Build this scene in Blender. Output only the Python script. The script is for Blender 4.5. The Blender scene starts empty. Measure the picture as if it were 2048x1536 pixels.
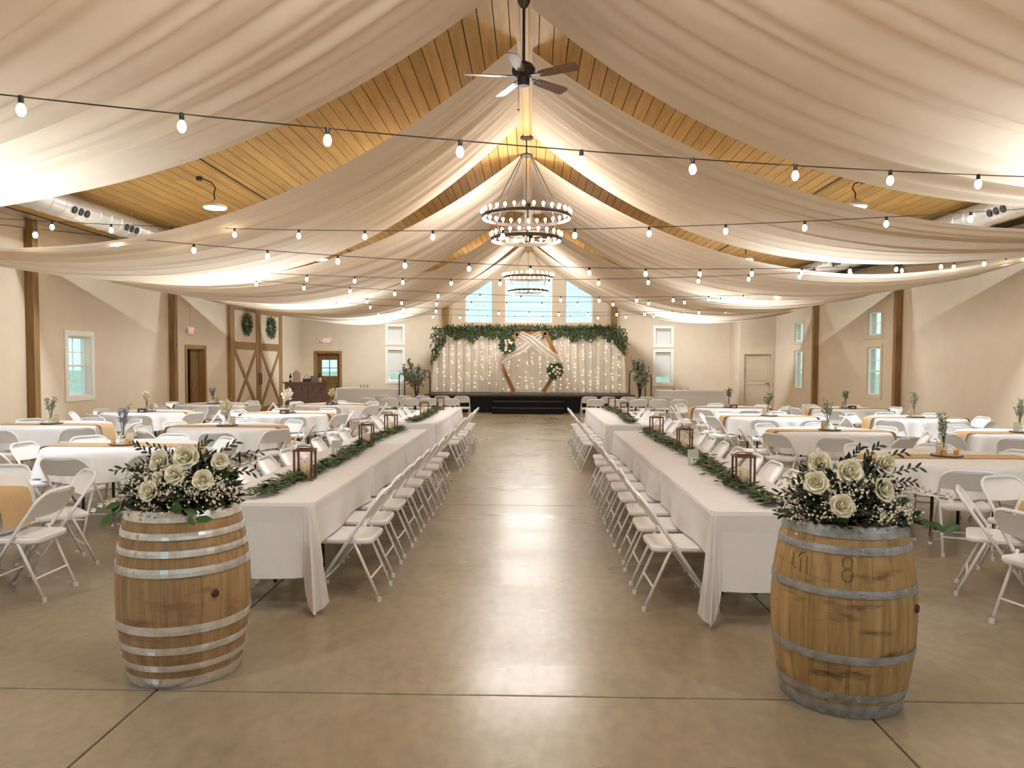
import bpy, math, random
from mathutils import Vector, Matrix
random.seed(7)
PI = math.pi
sc = bpy.context.scene
COL = sc.collection

# ------------------------------------------------------------------ camera
F_PX, CAM_H, YAW, PITCH, ROLL, PCX, PCY = 1500.0, 1.69, 0.025, 0.040, 0.004, 1024.0, 786.0
FW = Vector((-math.sin(YAW)*math.cos(PITCH), math.cos(YAW)*math.cos(PITCH), -math.sin(PITCH)))
RT0 = Vector((math.cos(YAW), math.sin(YAW), 0)); UP0 = RT0.cross(FW)
RT = RT0*math.cos(ROLL) + UP0*math.sin(ROLL); UP = UP0*math.cos(ROLL) - RT0*math.sin(ROLL)
CAM = Vector((0, 0, CAM_H))
cd = bpy.data.cameras.new('camera'); co = bpy.data.objects.new('camera', cd); COL.objects.link(co)
m = Matrix.Identity(4)
for i in range(3):
    m[i][0] = RT[i]; m[i][1] = UP[i]; m[i][2] = -FW[i]; m[i][3] = CAM[i]
co.matrix_world = m
cd.sensor_fit = 'HORIZONTAL'; cd.sensor_width = 36; cd.lens = F_PX/2048*36
cd.shift_y = (PCY-768)/2048; cd.clip_end = 300; cd.clip_start = .05
sc.camera = co
def ray(x, y): return FW + RT*((x-PCX)/F_PX) - UP*((y-PCY)/F_PX)
def atz(x, y, z):
    d = ray(x, y); return CAM + d*((z-CAM_H)/d.z)
def atY(x, y, Y):
    d = ray(x, y); return CAM + d*(Y/d.y)

# ------------------------------------------------------------------ world, exposure
sc.view_settings.view_transform = 'Standard'; sc.view_settings.look = 'None'
sc.view_settings.gamma = 1; sc.view_settings.use_curve_mapping = False
sc.view_settings.exposure = 0.72
w = bpy.data.worlds.new('overcast_sky'); sc.world = w; w.use_nodes = True
bg = w.node_tree.nodes['Background']; bg.inputs[0].default_value = (.66, .88, .94, 1); bg.inputs[1].default_value = .80
try:
    sc.cycles.max_bounces = 7; sc.cycles.diffuse_bounces = 4; sc.cycles.adaptive_threshold = .03; sc.cycles.transparent_max_bounces = 16
    sc.cycles.sample_clamp_indirect = 6; sc.cycles.use_denoising = True
    sc.cycles.caustics_reflective = False; sc.cycles.caustics_refractive = False
except Exception: pass
PEND_L, PEND_C = 330.0, (.86, .945, 1.0)      # radiance of the high-bay lamps
BULB_L, CHAN_L = 26.0, 130.0

# ------------------------------------------------------------------ materials
MATS = {}
def new_mat(name):
    mt = bpy.data.materials.new(name); mt.use_nodes = True
    nt = mt.node_tree; return mt, nt, nt.nodes['Principled BSDF']
def setp(b, **k):
    names = {'rough': 'Roughness', 'metal': 'Metallic', 'spec': 'Specular IOR Level', 'coat': 'Coat Weight', 'trans': 'Transmission Weight', 'sheen': 'Sheen Weight'}
    for a, v in k.items(): b.inputs[names[a]].default_value = v
def coords(nt, kind, scale):
    n = nt.nodes.new('ShaderNodeMapping'); n.inputs['Scale'].default_value = scale
    if kind == 'World':
        g = nt.nodes.new('ShaderNodeNewGeometry'); nt.links.new(g.outputs['Position'], n.inputs[0])
    else:
        t = nt.nodes.new('ShaderNodeTexCoord'); nt.links.new(t.outputs[kind], n.inputs[0])
    return n
def noise(nt, vec, scale, detail=4, rough=.55, dist=0):
    n = nt.nodes.new('ShaderNodeTexNoise'); n.inputs['Scale'].default_value = scale; n.inputs['Detail'].default_value = detail
    n.inputs['Roughness'].default_value = rough; n.inputs['Distortion'].default_value = dist
    nt.links.new(vec.outputs[0], n.inputs['Vector']); return n
def ramp(nt, fac, stops):
    r = nt.nodes.new('ShaderNodeValToRGB'); e = r.color_ramp.elements
    while len(e) < len(stops): e.new(.5)
    for i, (p, c) in enumerate(stops): e[i].position = p; e[i].color = (*c, 1)
    nt.links.new(fac, r.inputs[0]); return r
def bump(nt, b, h, strength, dist=.01):
    n = nt.nodes.new('ShaderNodeBump'); n.inputs['Strength'].default_value = strength; n.inputs['Distance'].default_value = dist
    nt.links.new(h, n.inputs['Height']); nt.links.new(n.outputs[0], b.inputs['Normal'])
def mixc(nt, a, bb, fac, mode='MIX'):
    n = nt.nodes.new('ShaderNodeMix'); n.data_type = 'RGBA'; n.blend_type = mode
    for s, v in ((n.inputs[6], a), (n.inputs[7], bb)):
        if isinstance(v, tuple): s.default_value = (*v, 1)
        else: nt.links.new(v, s)
    if isinstance(fac, float): n.inputs[0].default_value = fac
    else: nt.links.new(fac, n.inputs[0])
    return n.outputs[2]
def plain(name, c, rough=.5, var=.06, scale=12, metal=0, bumpst=.0, spec=.5, kind='Object', coat=0):
    mt, nt, b = new_mat(name); setp(b, rough=rough, metal=metal, spec=spec, coat=coat)
    v = coords(nt, kind, (1, 1, 1)); n = noise(nt, v, scale)
    lo = tuple(max(0, x*(1-var)) for x in c); hi = tuple(min(1, x*(1+var)) for x in c)
    r = ramp(nt, n.outputs[0], [(.3, lo), (.7, hi)]); nt.links.new(r.outputs[0], b.inputs['Base Color'])
    if bumpst: bump(nt, b, n.outputs[0], bumpst)
    MATS[name] = mt; return mt
def wood(name, dark, mid, light, axis, scale=1.0, rough=.55, knots=True, stain=None, world=False):
    """grain stretched along axis; every piece its own tone"""
    mt, nt, b = new_mat(name); setp(b, rough=rough, spec=.3)
    sc_ = [9, 9, 9]; sc_[axis] = .7
    v = coords(nt, 'World' if world else 'Object', tuple(s*scale for s in sc_))
    oi = nt.nodes.new('ShaderNodeObjectInfo'); add = nt.nodes.new('ShaderNodeVectorMath'); add.operation = 'MULTIPLY_ADD'
    nt.links.new(oi.outputs['Random'], add.inputs[0]); add.inputs[1].default_value = (37, 53, 29); nt.links.new(v.outputs[0], add.inputs[2])
    n = noise(nt, add, 1.6, 5, .6, .6)
    r = ramp(nt, n.outputs[0], [(.28, dark), (.5, mid), (.72, light)])
    col = r.outputs[0]
    hsv = nt.nodes.new('ShaderNodeHueSaturation'); mr = nt.nodes.new('ShaderNodeMapRange')
    mr.inputs['To Min'].default_value = .9; mr.inputs['To Max'].default_value = 1.1
    nt.links.new(oi.outputs['Random'], mr.inputs['Value']); nt.links.new(mr.outputs[0], hsv.inputs['Value']); nt.links.new(col, hsv.inputs['Color'])
    col = hsv.outputs[0]
    if knots:
        sk = [2.2, 2.2, 2.2]; sk[axis] = 1.1
        v2 = coords(nt, 'World' if world else 'Object', tuple(sk)); add2 = nt.nodes.new('ShaderNodeVectorMath'); add2.operation = 'MULTIPLY_ADD'
        nt.links.new(oi.outputs['Random'], add2.inputs[0]); add2.inputs[1].default_value = (17, 23, 39); nt.links.new(v2.outputs[0], add2.inputs[2])
        vo = nt.nodes.new('ShaderNodeTexVoronoi'); vo.inputs['Scale'].default_value = 1.3; nt.links.new(add2.outputs[0], vo.inputs['Vector'])
        kr = ramp(nt, vo.outputs['Distance'], [(.05, (1, 1, 1)), (.11, (0, 0, 0))])
        col = mixc(nt, col, tuple(x*.4 for x in dark), kr.outputs[0])
    if stain:
        v3 = coords(nt, 'World', (1.3, 1.3, 5)); n3 = noise(nt, v3, 2.4, 4, .6)
        s3 = ramp(nt, n3.outputs[0], [(.56, (0, 0, 0)), (.72, (1, 1, 1))])
        col = mixc(nt, col, stain, s3.outputs[0])
    nt.links.new(col, b.inputs['Base Color']); bump(nt, b, n.outputs[0], .25, .004)
    MATS[name] = mt; return mt
def emit(name, c, s):
    mt, nt, b = new_mat(name); nt.nodes.remove(b)
    e = nt.nodes.new('ShaderNodeEmission'); e.inputs[0].default_value = (*c, 1); e.inputs[1].default_value = s
    nt.links.new(e.outputs[0], nt.nodes['Material Output'].inputs[0]); MATS[name] = mt; return mt
def cloth(name, c, transl=.4, transp=0.0, scale=60, weave=.05):
    mt, nt, b = new_mat(name); nt.nodes.remove(b); out = nt.nodes['Material Output']
    v = coords(nt, 'World', (1, 1, 1)); n = noise(nt, v, scale, 3)
    r = ramp(nt, n.outputs[0], [(.3, tuple(x*(1-weave) for x in c)), (.7, tuple(min(1, x*(1+weave)) for x in c))])
    d = nt.nodes.new('ShaderNodeBsdfDiffuse'); t = nt.nodes.new('ShaderNodeBsdfTranslucent')
    nt.links.new(r.outputs[0], d.inputs[0]); nt.links.new(r.outputs[0], t.inputs[0])
    mx = nt.nodes.new('ShaderNodeMixShader'); mx.inputs[0].default_value = transl
    nt.links.new(d.outputs[0], mx.inputs[1]); nt.links.new(t.outputs[0], mx.inputs[2]); last = mx
    if transp:
        tr = nt.nodes.new('ShaderNodeBsdfTransparent'); m2 = nt.nodes.new('ShaderNodeMixShader'); m2.inputs[0].default_value = transp
        nt.links.new(last.outputs[0], m2.inputs[1]); nt.links.new(tr.outputs[0], m2.inputs[2]); last = m2
    nt.links.new(last.outputs[0], out.inputs[0]); MATS[name] = mt; return mt
def glassy(name, tint, gloss=.12, rough=.02):
    mt, nt, b = new_mat(name); nt.nodes.remove(b); out = nt.nodes['Material Output']
    tr = nt.nodes.new('ShaderNodeBsdfTransparent'); tr.inputs[0].default_value = (*tint, 1)
    g = nt.nodes.new('ShaderNodeBsdfGlossy'); g.inputs['Roughness'].default_value = rough
    mx = nt.nodes.new('ShaderNodeMixShader'); mx.inputs[0].default_value = gloss
    nt.links.new(tr.outputs[0], mx.inputs[1]); nt.links.new(g.outputs[0], mx.inputs[2]); nt.links.new(mx.outputs[0], out.inputs[0])
    MATS[name] = mt; return mt

plain('wall_paint', (.70, .585, .445), .75, .03, 3, bumpst=.03, kind='World')
plain('door_paint', (.68, .57, .43), .5, .02, 6)
plain('trim_white', (.86, .82, .74), .4, .02, 6)
plain('frame_vinyl', (.9, .92, .92), .3, .02, 6)
plain('blind', (.74, .73, .70), .7, .02, 20)
plain('enamel', (.86, .86, .88), .28, .02, 30, spec=.6)
plain('rubber', (.75, .74, .72), .7, .05, 30)
plain('galvanised', (.78, .79, .80), .24, .15, 22, metal=.7, bumpst=.05)
plain('weathered_hoop', (.33, .34, .35), .42, .3, 18, metal=.4, bumpst=.08)
plain('black_metal', (.015, .013, .012), .45, .2, 10)
plain('bronze_metal', (.05, .035, .025), .4, .2, 10, metal=.4)
plain('black_cloth', (.006, .006, .007), .9, .3, 40)
plain('stage_deck', (.035, .028, .024), .5, .3, 3)
plain('duct_metal', (.72, .72, .70), .35, .08, 5, metal=.7)
plain('lantern_metal', (.16, .065, .035), .4, .25, 40, metal=.5)
plain('candle_wax', (.86, .70, .44), .5, .03, 30)
plain('candle_white', (.9, .86, .76), .5, .03, 30)
plain('card_green', (.42, .45, .36), .7, .05, 20)
plain('card_kraft', (.50, .42, .30), .8, .06, 20)
plain('ink_white', (.85, .85, .8), .6, .01, 20)
plain('sign_white', (.85, .8, .78), .4, .01, 20)
emit('exit_red', (1, .22, .2), 1.1)
plain('bark', (.10, .06, .035), .8, .3, 40, bumpst=.3)
plain('dark_box', (.07, .03, .02), .5, .3, 30)
plain('pink_box', (.62, .42, .36), .6, .06, 20)
plain('grey_box', (.24, .21, .20), .7, .15, 30)
plain('walnut_paint', (.16, .085, .06), .45, .15, 5)
plain('leaf_green', (.035, .075, .022), .45, .4, 9, kind='World')
plain('leaf_bright', (.04, .105, .016), .4, .35, 9, kind='World')
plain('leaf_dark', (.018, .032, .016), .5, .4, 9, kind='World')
plain('leaf_grey', (.15, .19, .12), .6, .35, 9, kind='World')
plain('leaf_tree', (.28, .30, .235), .6, .45, 7, kind='World')
plain('leaf_olive', (.085, .105, .042), .6, .4, 6, kind='World')
plain('rose_cream', (.90, .86, .70), .55, .05, 30)
plain('rose_core', (.84, .78, .52), .6, .05, 30)
plain('gyp_white', (.85, .80, .68), .7, .05, 60)
plain('petal_white', (.9, .86, .74), .6, .05, 40)
plain('dried_cream', (.72, .66, .44), .8, .15, 30)
plain('dried_lavender', (.27, .25, .30), .8, .25, 30)
plain('dried_sage', (.33, .34, .28), .8, .25, 30)
plain('stem_brown', (.10, .07, .045), .7, .2, 30)
plain('stem_green', (.07, .09, .04), .6, .2, 30)
plain('cable_black', (.012, .011, .01), .5, .1, 30)
plain('fan_blade', (.15, .065, .03), .35, .3, 7, coat=.3)
plain('mortar_dark', (.05, .042, .033), .9, .2, 10)
plain('grass', (.50, .60, .44), .9, .3, 1.5, kind='World')
wood('pine_ceiling', (.42, .245, .070), (.52, .315, .105), (.58, .365, .14), 1, 1.0, .6, knots=False)
wood('post_wood', (.18, .10, .035), (.28, .16, .06), (.36, .215, .085), 2, 1.0, .55)
wood('door_wood', (.10, .05, .018), (.19, .10, .035), (.27, .15, .055), 2, 1.0, .45, knots=False)
wood('trim_wood', (.20, .11, .04), (.31, .175, .065), (.38, .22, .09), 2, 1.0, .5, knots=False)
wood('oak_stave', (.24, .15, .07), (.36, .235, .12), (.45, .31, .175), 2, 1.6, .5, knots=False, stain=(.22, .11, .07))
wood('oak_stave_gold', (.23, .145, .06), (.37, .24, .105), (.47, .32, .155), 2, 1.6, .5, knots=False, stain=(.10, .065, .035))
wood('arch_wood', (.19, .09, .025), (.32, .155, .045), (.42, .21, .07), 2, 1.0, .5, knots=False)
cloth('drape', (.79, .69, .565), .45, 0, 8, .02)
cloth('linen', (.86, .85, .86), .12, 0, 90, .02)
cloth('sheer', (.95, .89, .82), .25, .06, 30, .03)
cloth('tulle', (.92, .88, .84), .4, .30, 30, .03)
cloth('burlap', (.60, .42, .235), .1, 0, 160, .12)
emit('bulb_glow', (1, .80, .55), BULB_L)
emit('chandelier_glow', (1, .965, .92), CHAN_L)
emit('fairy_glow', (1, .78, .5), 14)
emit('lamp_glow', PEND_C, PEND_L)
glassy('window_glass', (.95, .99, .99), .02)
glassy('lantern_glass', (.99, .99, .99), .04)
glassy('jar_glass', (.90, .92, .90), .18, .05)
glassy('amber_glass', (.85, .55, .25), .12, .05)
def concrete():
    mt, nt, b = new_mat('concrete')
    v = coords(nt, 'World', (1, .55, 1)); n1 = noise(nt, v, .9, 5, .6, 0); n2 = noise(nt, v, 14, 4)
    r = ramp(nt, n1.outputs[0], [(.2, (.245, .195, .128)), (.5, (.315, .256, .172)), (.8, (.385, .318, .222))])
    c2 = ramp(nt, n2.outputs[0], [(.3, (.86, .86, .86)), (.7, (1.1, 1.1, 1.1))])
    nt.links.new(mixc(nt, r.outputs[0], c2.outputs[0], 1.0, 'MULTIPLY'), b.inputs['Base Color'])
    v3 = coords(nt, 'World', (.5, 1.3, 1)); n3 = noise(nt, v3, 1.1, 3)
    rr = ramp(nt, n3.outputs[0], [(.3, (.24,)*3), (.7, (.34,)*3)])
    nt.links.new(rr.outputs[0], b.inputs['Roughness']); setp(b, spec=.5)
    bump(nt, b, n2.outputs[0], .02, .004); MATS['concrete'] = mt
concrete()

# ------------------------------------------------------------------ mesh helpers
class MB:
    def __init__(s): s.v = []; s.f = []; s.mi = []
    def add(s, vs, fs, mi=0):
        o = len(s.v); s.v += [tuple(v) for v in vs]
        for f in fs: s.f.append(tuple(i+o for i in f)); s.mi.append(mi)
        return s
    def box(s, x0, x1, y0, y1, z0, z1, mi=0):
        vs = [(x0,y0,z0),(x1,y0,z0),(x1,y1,z0),(x0,y1,z0),(x0,y0,z1),(x1,y0,z1),(x1,y1,z1),(x0,y1,z1)]
        return s.add(vs, [(0,3,2,1),(4,5,6,7),(0,1,5,4),(1,2,6,5),(2,3,7,6),(3,0,4,7)], mi)
    def obox(s, c, ax, ay, az, mi=0):
        """box from centre and three half-axis vectors"""
        c, ax, ay, az = map(Vector, (c, ax, ay, az)); vs = []
        for k in (-1, 1):
            for i, j in ((-1,-1),(1,-1),(1,1),(-1,1)): vs.append(c+ax*i+ay*j+az*k)
        return s.add(vs, [(0,3,2,1),(4,5,6,7),(0,1,5,4),(1,2,6,5),(2,3,7,6),(3,0,4,7)], mi)
    def bar(s, a, b, w, t, up=(0,0,1), mi=0):
        a, b = Vector(a), Vector(b); d = (b-a); u = d.normalized(); n = u.cross(Vector(up))
        if n.length < 1e-4: n = u.cross(Vector((0,1,0)))
        n.normalize(); k = n.cross(u)
        return s.obox((a+b)/2, d/2, n*(w/2), k*(t/2), mi)
    def tube(s, pts, r, n=8, cap=True, mi=0, closed=False):
        pts = [Vector(p) for p in pts]; L = len(pts); rs = r if isinstance(r, (list, tuple)) else [r]*L
        up = None; base = len(s.v)
        for i, p in enumerate(pts):
            if closed: t = (pts[(i+1) % L]-pts[i-1])
            else: t = pts[min(i+1, L-1)]-pts[max(i-1, 0)]
            t.normalize()
            if up is None:
                up = Vector((0,0,1)) if abs(t.z) < .9 else Vector((1,0,0))
            a = t.cross(up).normalized(); bb = a.cross(t).normalized(); up = bb
            for k in range(n):
                th = 2*PI*k/n; s.v.append(tuple(p + a*(rs[i]*math.cos(th)) + bb*(rs[i]*math.sin(th))))
        for i in range(L if closed else L-1):
            j = (i+1) % L
            for k in range(n):
                s.f.append((base+i*n+k, base+i*n+(k+1) % n, base+j*n+(k+1) % n, base+j*n+k)); s.mi.append(mi)
        if cap and not closed:
            s.f.append(tuple(base+k for k in range(n))[::-1]); s.mi.append(mi)
            s.f.append(tuple(base+(L-1)*n+k for k in range(n))); s.mi.append(mi)
        return s
    def lathe(s, prof, n=24, c=(0,0,0), mi=0, a0=0, a1=2*PI):
        base = len(s.v); full = abs(a1-a0-2*PI) < 1e-6; m_ = n if full else n+1
        for r, z in prof:
            for k in range(m_):
                th = a0+(a1-a0)*k/n; s.v.append((c[0]+r*math.cos(th), c[1]+r*math.sin(th), c[2]+z))
        for i in range(len(prof)-1):
            for k in range(n):
                k2 = (k+1) % m_
                s.f.append((base+i*m_+k, base+i*m_+k2, base+(i+1)*m_+k2, base+(i+1)*m_+k)); s.mi.append(mi)
        return s
    def grid(s, fn, nu, nv, mi=0, closeu=False):
        base = len(s.v); mu = nu if closeu else nu+1
        for i in range(mu):
            for j in range(nv+1): s.v.append(tuple(fn(i/nu, j/nv)))
        for i in range(nu):
            for j in range(nv):
                a = base+i*(nv+1)+j; b_ = base+((i+1) % mu)*(nv+1)+j
                s.f.append((a, b_, b_+1, a+1)); s.mi.append(mi)
        return s
    def ball(s, c, r, n=6, m_=4, sz=1, mi=0):
        return s.lathe([(max(1e-4, r*math.sin(PI*i/m_)), -r*sz*math.cos(PI*i/m_)) for i in range(m_+1)], n, c, mi)
    def leaf(s, p, d, nrm, L, W, bend=.2, mi=0):
        d = Vector(d).normalized(); nrm = Vector(nrm); sd = d.cross(nrm)
        if sd.length < 1e-3: sd = d.cross(Vector((.3,.8,.5)))
        sd.normalize(); nn = sd.cross(d); p = Vector(p)
        vs = [p, p+d*L*.4+sd*W*.5-nn*L*.02, p+d*L*.45+nn*L*bend*.2, p+d*L*.4-sd*W*.5-nn*L*.02, p+d*L-nn*L*bend]
        return s.add(vs, [(0,1,2),(0,2,3),(1,4,2),(2,4,3)], mi)
    def mesh(s, name, mats, smooth=False):
        me = bpy.data.meshes.new(name); me.from_pydata(s.v, [], s.f)
        for q in ([mats] if isinstance(mats, str) else mats): me.materials.append(MATS[q])
        if any(s.mi): me.polygons.foreach_set('material_index', s.mi)
        if smooth: me.polygons.foreach_set('use_smooth', [True]*len(me.polygons))
        me.update(); return me
    def build(s, name, mats, parent=None, loc=(0,0,0), rz=0, smooth=False):
        return inst(name, s.mesh(name, mats, smooth), parent, loc, rz)
def inst(name, me, parent=None, loc=(0,0,0), rz=0, scale=None, rot=None):
    o = bpy.data.objects.new(name, me); COL.objects.link(o); o.location = loc
    o.rotation_euler = rot if rot else (0, 0, rz)
    if scale is not None: o.scale = (scale,)*3 if isinstance(scale, (int, float)) else scale
    if parent: o.parent = parent
    return o
def tag(o, label, cat, group=None):
    o['label'] = label; o['category'] = cat
    if group: o['group'] = group
    return o
def thing(name, label, cat, loc=(0,0,0), rz=0, group=None):
    o = bpy.data.objects.new(name, None); COL.objects.link(o); o.location = loc; o.rotation_euler = (0,0,rz); o.empty_display_size = .1
    return tag(o, label, cat, group)
def struct(o, label=None):
    o['kind'] = 'structure'
    if label: o['label'] = label
    return o
def stuff(o): o['kind'] = 'stuff'; return o
def copy_tree(o, parent=None):
    c = o.copy(); COL.objects.link(c); c.parent = parent
    for ch in o.children: copy_tree(ch, c)
    return c
def rrect(hx, hy, r, n=4, cx=0, cy=0):
    out = []
    for (sx, sy, a) in ((1,1,0),(-1,1,PI/2),(-1,-1,PI),(1,-1,1.5*PI)):
        for k in range(n+1):
            th = a+PI/2*k/n; out.append((cx+sx*(hx-r)+r*math.cos(th), cy+sy*(hy-r)+r*math.sin(th)))
    return out
def slab(mb, levels, mi=0):
    """stack of equal-length outlines [(pts,z)...] capped at both ends"""
    base = len(mb.v); n = len(levels[0][0])
    for pts, z in levels:
        for p in pts: mb.v.append((p[0], p[1], z))
    for i in range(len(levels)-1):
        for k in range(n):
            mb.f.append((base+i*n+k, base+i*n+(k+1) % n, base+(i+1)*n+(k+1) % n, base+(i+1)*n+k)); mb.mi.append(mi)
    mb.f.append(tuple(base+k for k in range(n))[::-1]); mb.mi.append(mi)
    mb.f.append(tuple(base+(len(levels)-1)*n+k for k in range(n))); mb.mi.append(mi)
    return mb
def text_mesh(name, body, size, mat, extrude=.002):
    cu = bpy.data.curves.new(name, 'FONT'); cu.body = body; cu.size = size; cu.extrude = extrude; cu.align_x = 'CENTER'; cu.align_y = 'CENTER'
    o = bpy.data.objects.new(name, cu); COL.objects.link(o)
    dg = bpy.context.evaluated_depsgraph_get(); me = bpy.data.meshes.new_from_object(o.evaluated_get(dg))
    bpy.data.objects.remove(o); bpy.data.curves.remove(cu); me.materials.clear(); me.materials.append(MATS[mat]); me.name = name
    return me

# ------------------------------------------------------------------ the hall
XL, XR, YB, YF = -8.80, 8.80, 28.6, -5.0
XRG, ZR, ZE = -.10, 5.9, 4.20
SL = (ZR-ZE)/8.8
def ceil_z(x): return ZR-SL*abs(x-XRG)
TH = .2
def wall(name, axis, pos, out, u0, u1, z1, holes, mat='wall_paint'):
    """wall slab with openings; axis 'x': plane X=pos running along Y; 'y': plane Y=pos running along X; out = outward sign"""
    us = sorted({u0, u1, *[h[0] for h in holes], *[h[1] for h in holes]}); zs = sorted({0, z1, *[h[2] for h in holes], *[h[3] for h in holes]})
    mb = MB()
    for i in range(len(us)-1):
        for j in range(len(zs)-1):
            cu, cz = (us[i]+us[i+1])/2, (zs[j]+zs[j+1])/2
            if any(h[0] < cu < h[1] and h[2] < cz < h[3] for h in holes): continue
            a, b_ = sorted((pos, pos+out*TH))
            if axis == 'x': mb.box(a, b_, us[i], us[i+1], zs[j], zs[j+1])
            else: mb.box(us[i], us[i+1], a, b_, zs[j], zs[j+1])
    return struct(mb.build(name, mat))
base_floor = struct(MB().box(XL-.2, XR+.2, YF, YB+.2, -.25, -.014).build('floor', 'mortar_dark'))
jx = [XL-.2, -5.48, -1.92, 1.64, 5.2, XR+.2]; jy = [YF, -1.35, 3.75, 8.85, 13.95, 19.05, 24.15, YB+.2]
for i in range(len(jx)-1):
    for j in range(len(jy)-1):
        g = .0055; x0, x1, y0, y1 = jx[i]+g, jx[i+1]-g, jy[j]+g, jy[j+1]-g
        mb = MB(); slab(mb, [([(x0,y0),(x1,y0),(x1,y1),(x0,y1)], -.1), ([(x0,y0),(x1,y0),(x1,y1),(x0,y1)], -.003), ([(x0+.004,y0+.004),(x1-.004,y0+.004),(x1-.004,y1-.004),(x0+.004,y1-.004)], 0)])
        mb.build('concrete_slab', 'concrete', base_floor)
LW = [(14.05, 14.80, 1.02, 2.18)]          # side window (Y, Z)
LD = (18.98, 20.02, 0, 2.03)
wall_l = wall('wall_left', 'x', XL, -1, YF, YB+.2, 4.45, LW+[LD])
RW = [(19.12, 19.86, .90, 2.13), (19.12, 19.86, 2.43, 3.04), (24.55, 25.27, .90, 2.13), (24.55, 25.27, 2.43, 3.04)]
wall_r = wall('wall_right', 'x', XR, 1, YF, YB+.2, 4.45, RW)
def bx_(px): return atY(px, 700, YB).x
BW = [(bx_(1009)+.02, bx_(1105)-.02, 3.22, 4.86), (bx_(930), bx_(986), 3.22, 4.86), (bx_(1129), bx_(1185), 3.22, 4.86),
      (bx_(776), bx_(805), .98, 2.17), (bx_(776), bx_(805), 2.46, 3.06), (bx_(1311), bx_(1342), .94, 2.12), (bx_(1311), bx_(1342), 2.40, 3.02)]
BD = (bx_(633), bx_(679), 0, 2.03)
wall_b = wall('wall_back', 'y', YB, 1, XL-.2, XR+.2, 6.2, BW+[BD])
FD = [(-4.2, -1.8, 0.02, 2.5), (1.2, 3.6, 0.02, 2.5), (-8.0, -6.2, .9, 2.5), (6.0, 7.8, .9, 2.5)]
wall_f = wall('wall_front', 'y', YF, -1, XL-.2, XR+.2, 6.2, FD)
# closet bump-out in the far corner
CX0, CY0 = 7.52, 27.24
cd0, cd1 = atY(1488, 760, CY0).x, atY(1541, 760, CY0).x
mb = MB(); mb.box(CX0, CX0+.12, CY0+.12, YB, 0, 4.6)
mb.box(CX0, cd0, CY0, CY0+.12, 0, 4.6); mb.box(cd1, XR, CY0, CY0+.12, 0, 4.6); mb.box(cd0, cd1, CY0, CY0+.12, 2.03, 4.6)
struct(mb.build('wall_closet', 'wall_paint'))
# ceiling: backing sheet + boards running the length of the hall
ceiling = MB()
for s_ in (-1, 1):
    x0, x1 = XRG, s_*9.05
    ceiling.obox(((x0+x1)/2, (YF+YB)/2, (ceil_z(x0)+ceil_z(x1))/2+.07), ((x1-x0)/2, 0, (ceil_z(x1)-ceil_z(x0))/2), (0, (YB-YF)/2+.3, 0), (0, 0, .03))
ceiling = struct(ceiling.build('ceiling', 'mortar_dark'))
BWD = .19
meshes = {}
for s_ in (-1, 1):
    n_ = 46; dirv = Vector((s_, 0, -SL)).normalized(); nrm = Vector((s_*SL, 0, 1)).normalized()
    for k in range(n_):
        c = Vector((XRG, 0, ZR+.012)) + dirv*(BWD*(k+.5))
        cut = random.uniform(6, 24)
        for (a, b_) in ((YF-.1, cut-.003), (cut+.003, YB+.1)):
            mb = MB().obox((0,0,0), dirv*(BWD/2-.0055), (0, (b_-a)/2, 0), nrm*.012)
            mb.build('ceiling_board', 'pine_ceiling', ceiling, loc=(c.x, (a+b_)/2, c.z))
ridge = MB().box(XRG-.05, XRG+.05, YF, YB, ZR-.035, ZR-.002)
struct(ridge.build('trim_1', 'pine_ceiling'))
for i, (xx, s_) in enumerate(((XL, 1), (XR, -1))):
    a, b_ = sorted((xx, xx+s_*.03)); struct(MB().box(a, b_, YF, YB, 3.98, 4.12).box(a, b_+ (.0), YF, YB, 4.125, 4.15).build('trim_%d' % (i+2), 'trim_wood' if False else 'wall_paint'))
# posts
PY = [2.6, 7.78, 12.95, 18.12, 23.3]
n_ = 4
for s_, xx in ((1, XL), (-1, XR)):
    for y in PY:
        if s_ == 1 and y > 22: continue
        a, b_ = sorted((xx, xx+s_*.15)); struct(MB().box(a, b_, y-.075, y+.075, 0, 4.16).build('trim_%d' % n_, 'post_wood')); n_ += 1
for px in (891, 1227):
    x = bx_(px); struct(MB().box(x-.12, x+.12, YB-.14, YB, 0, ceil_z(x)-.03).build('trim_%d' % n_, 'post_wood')); n_ += 1

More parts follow.
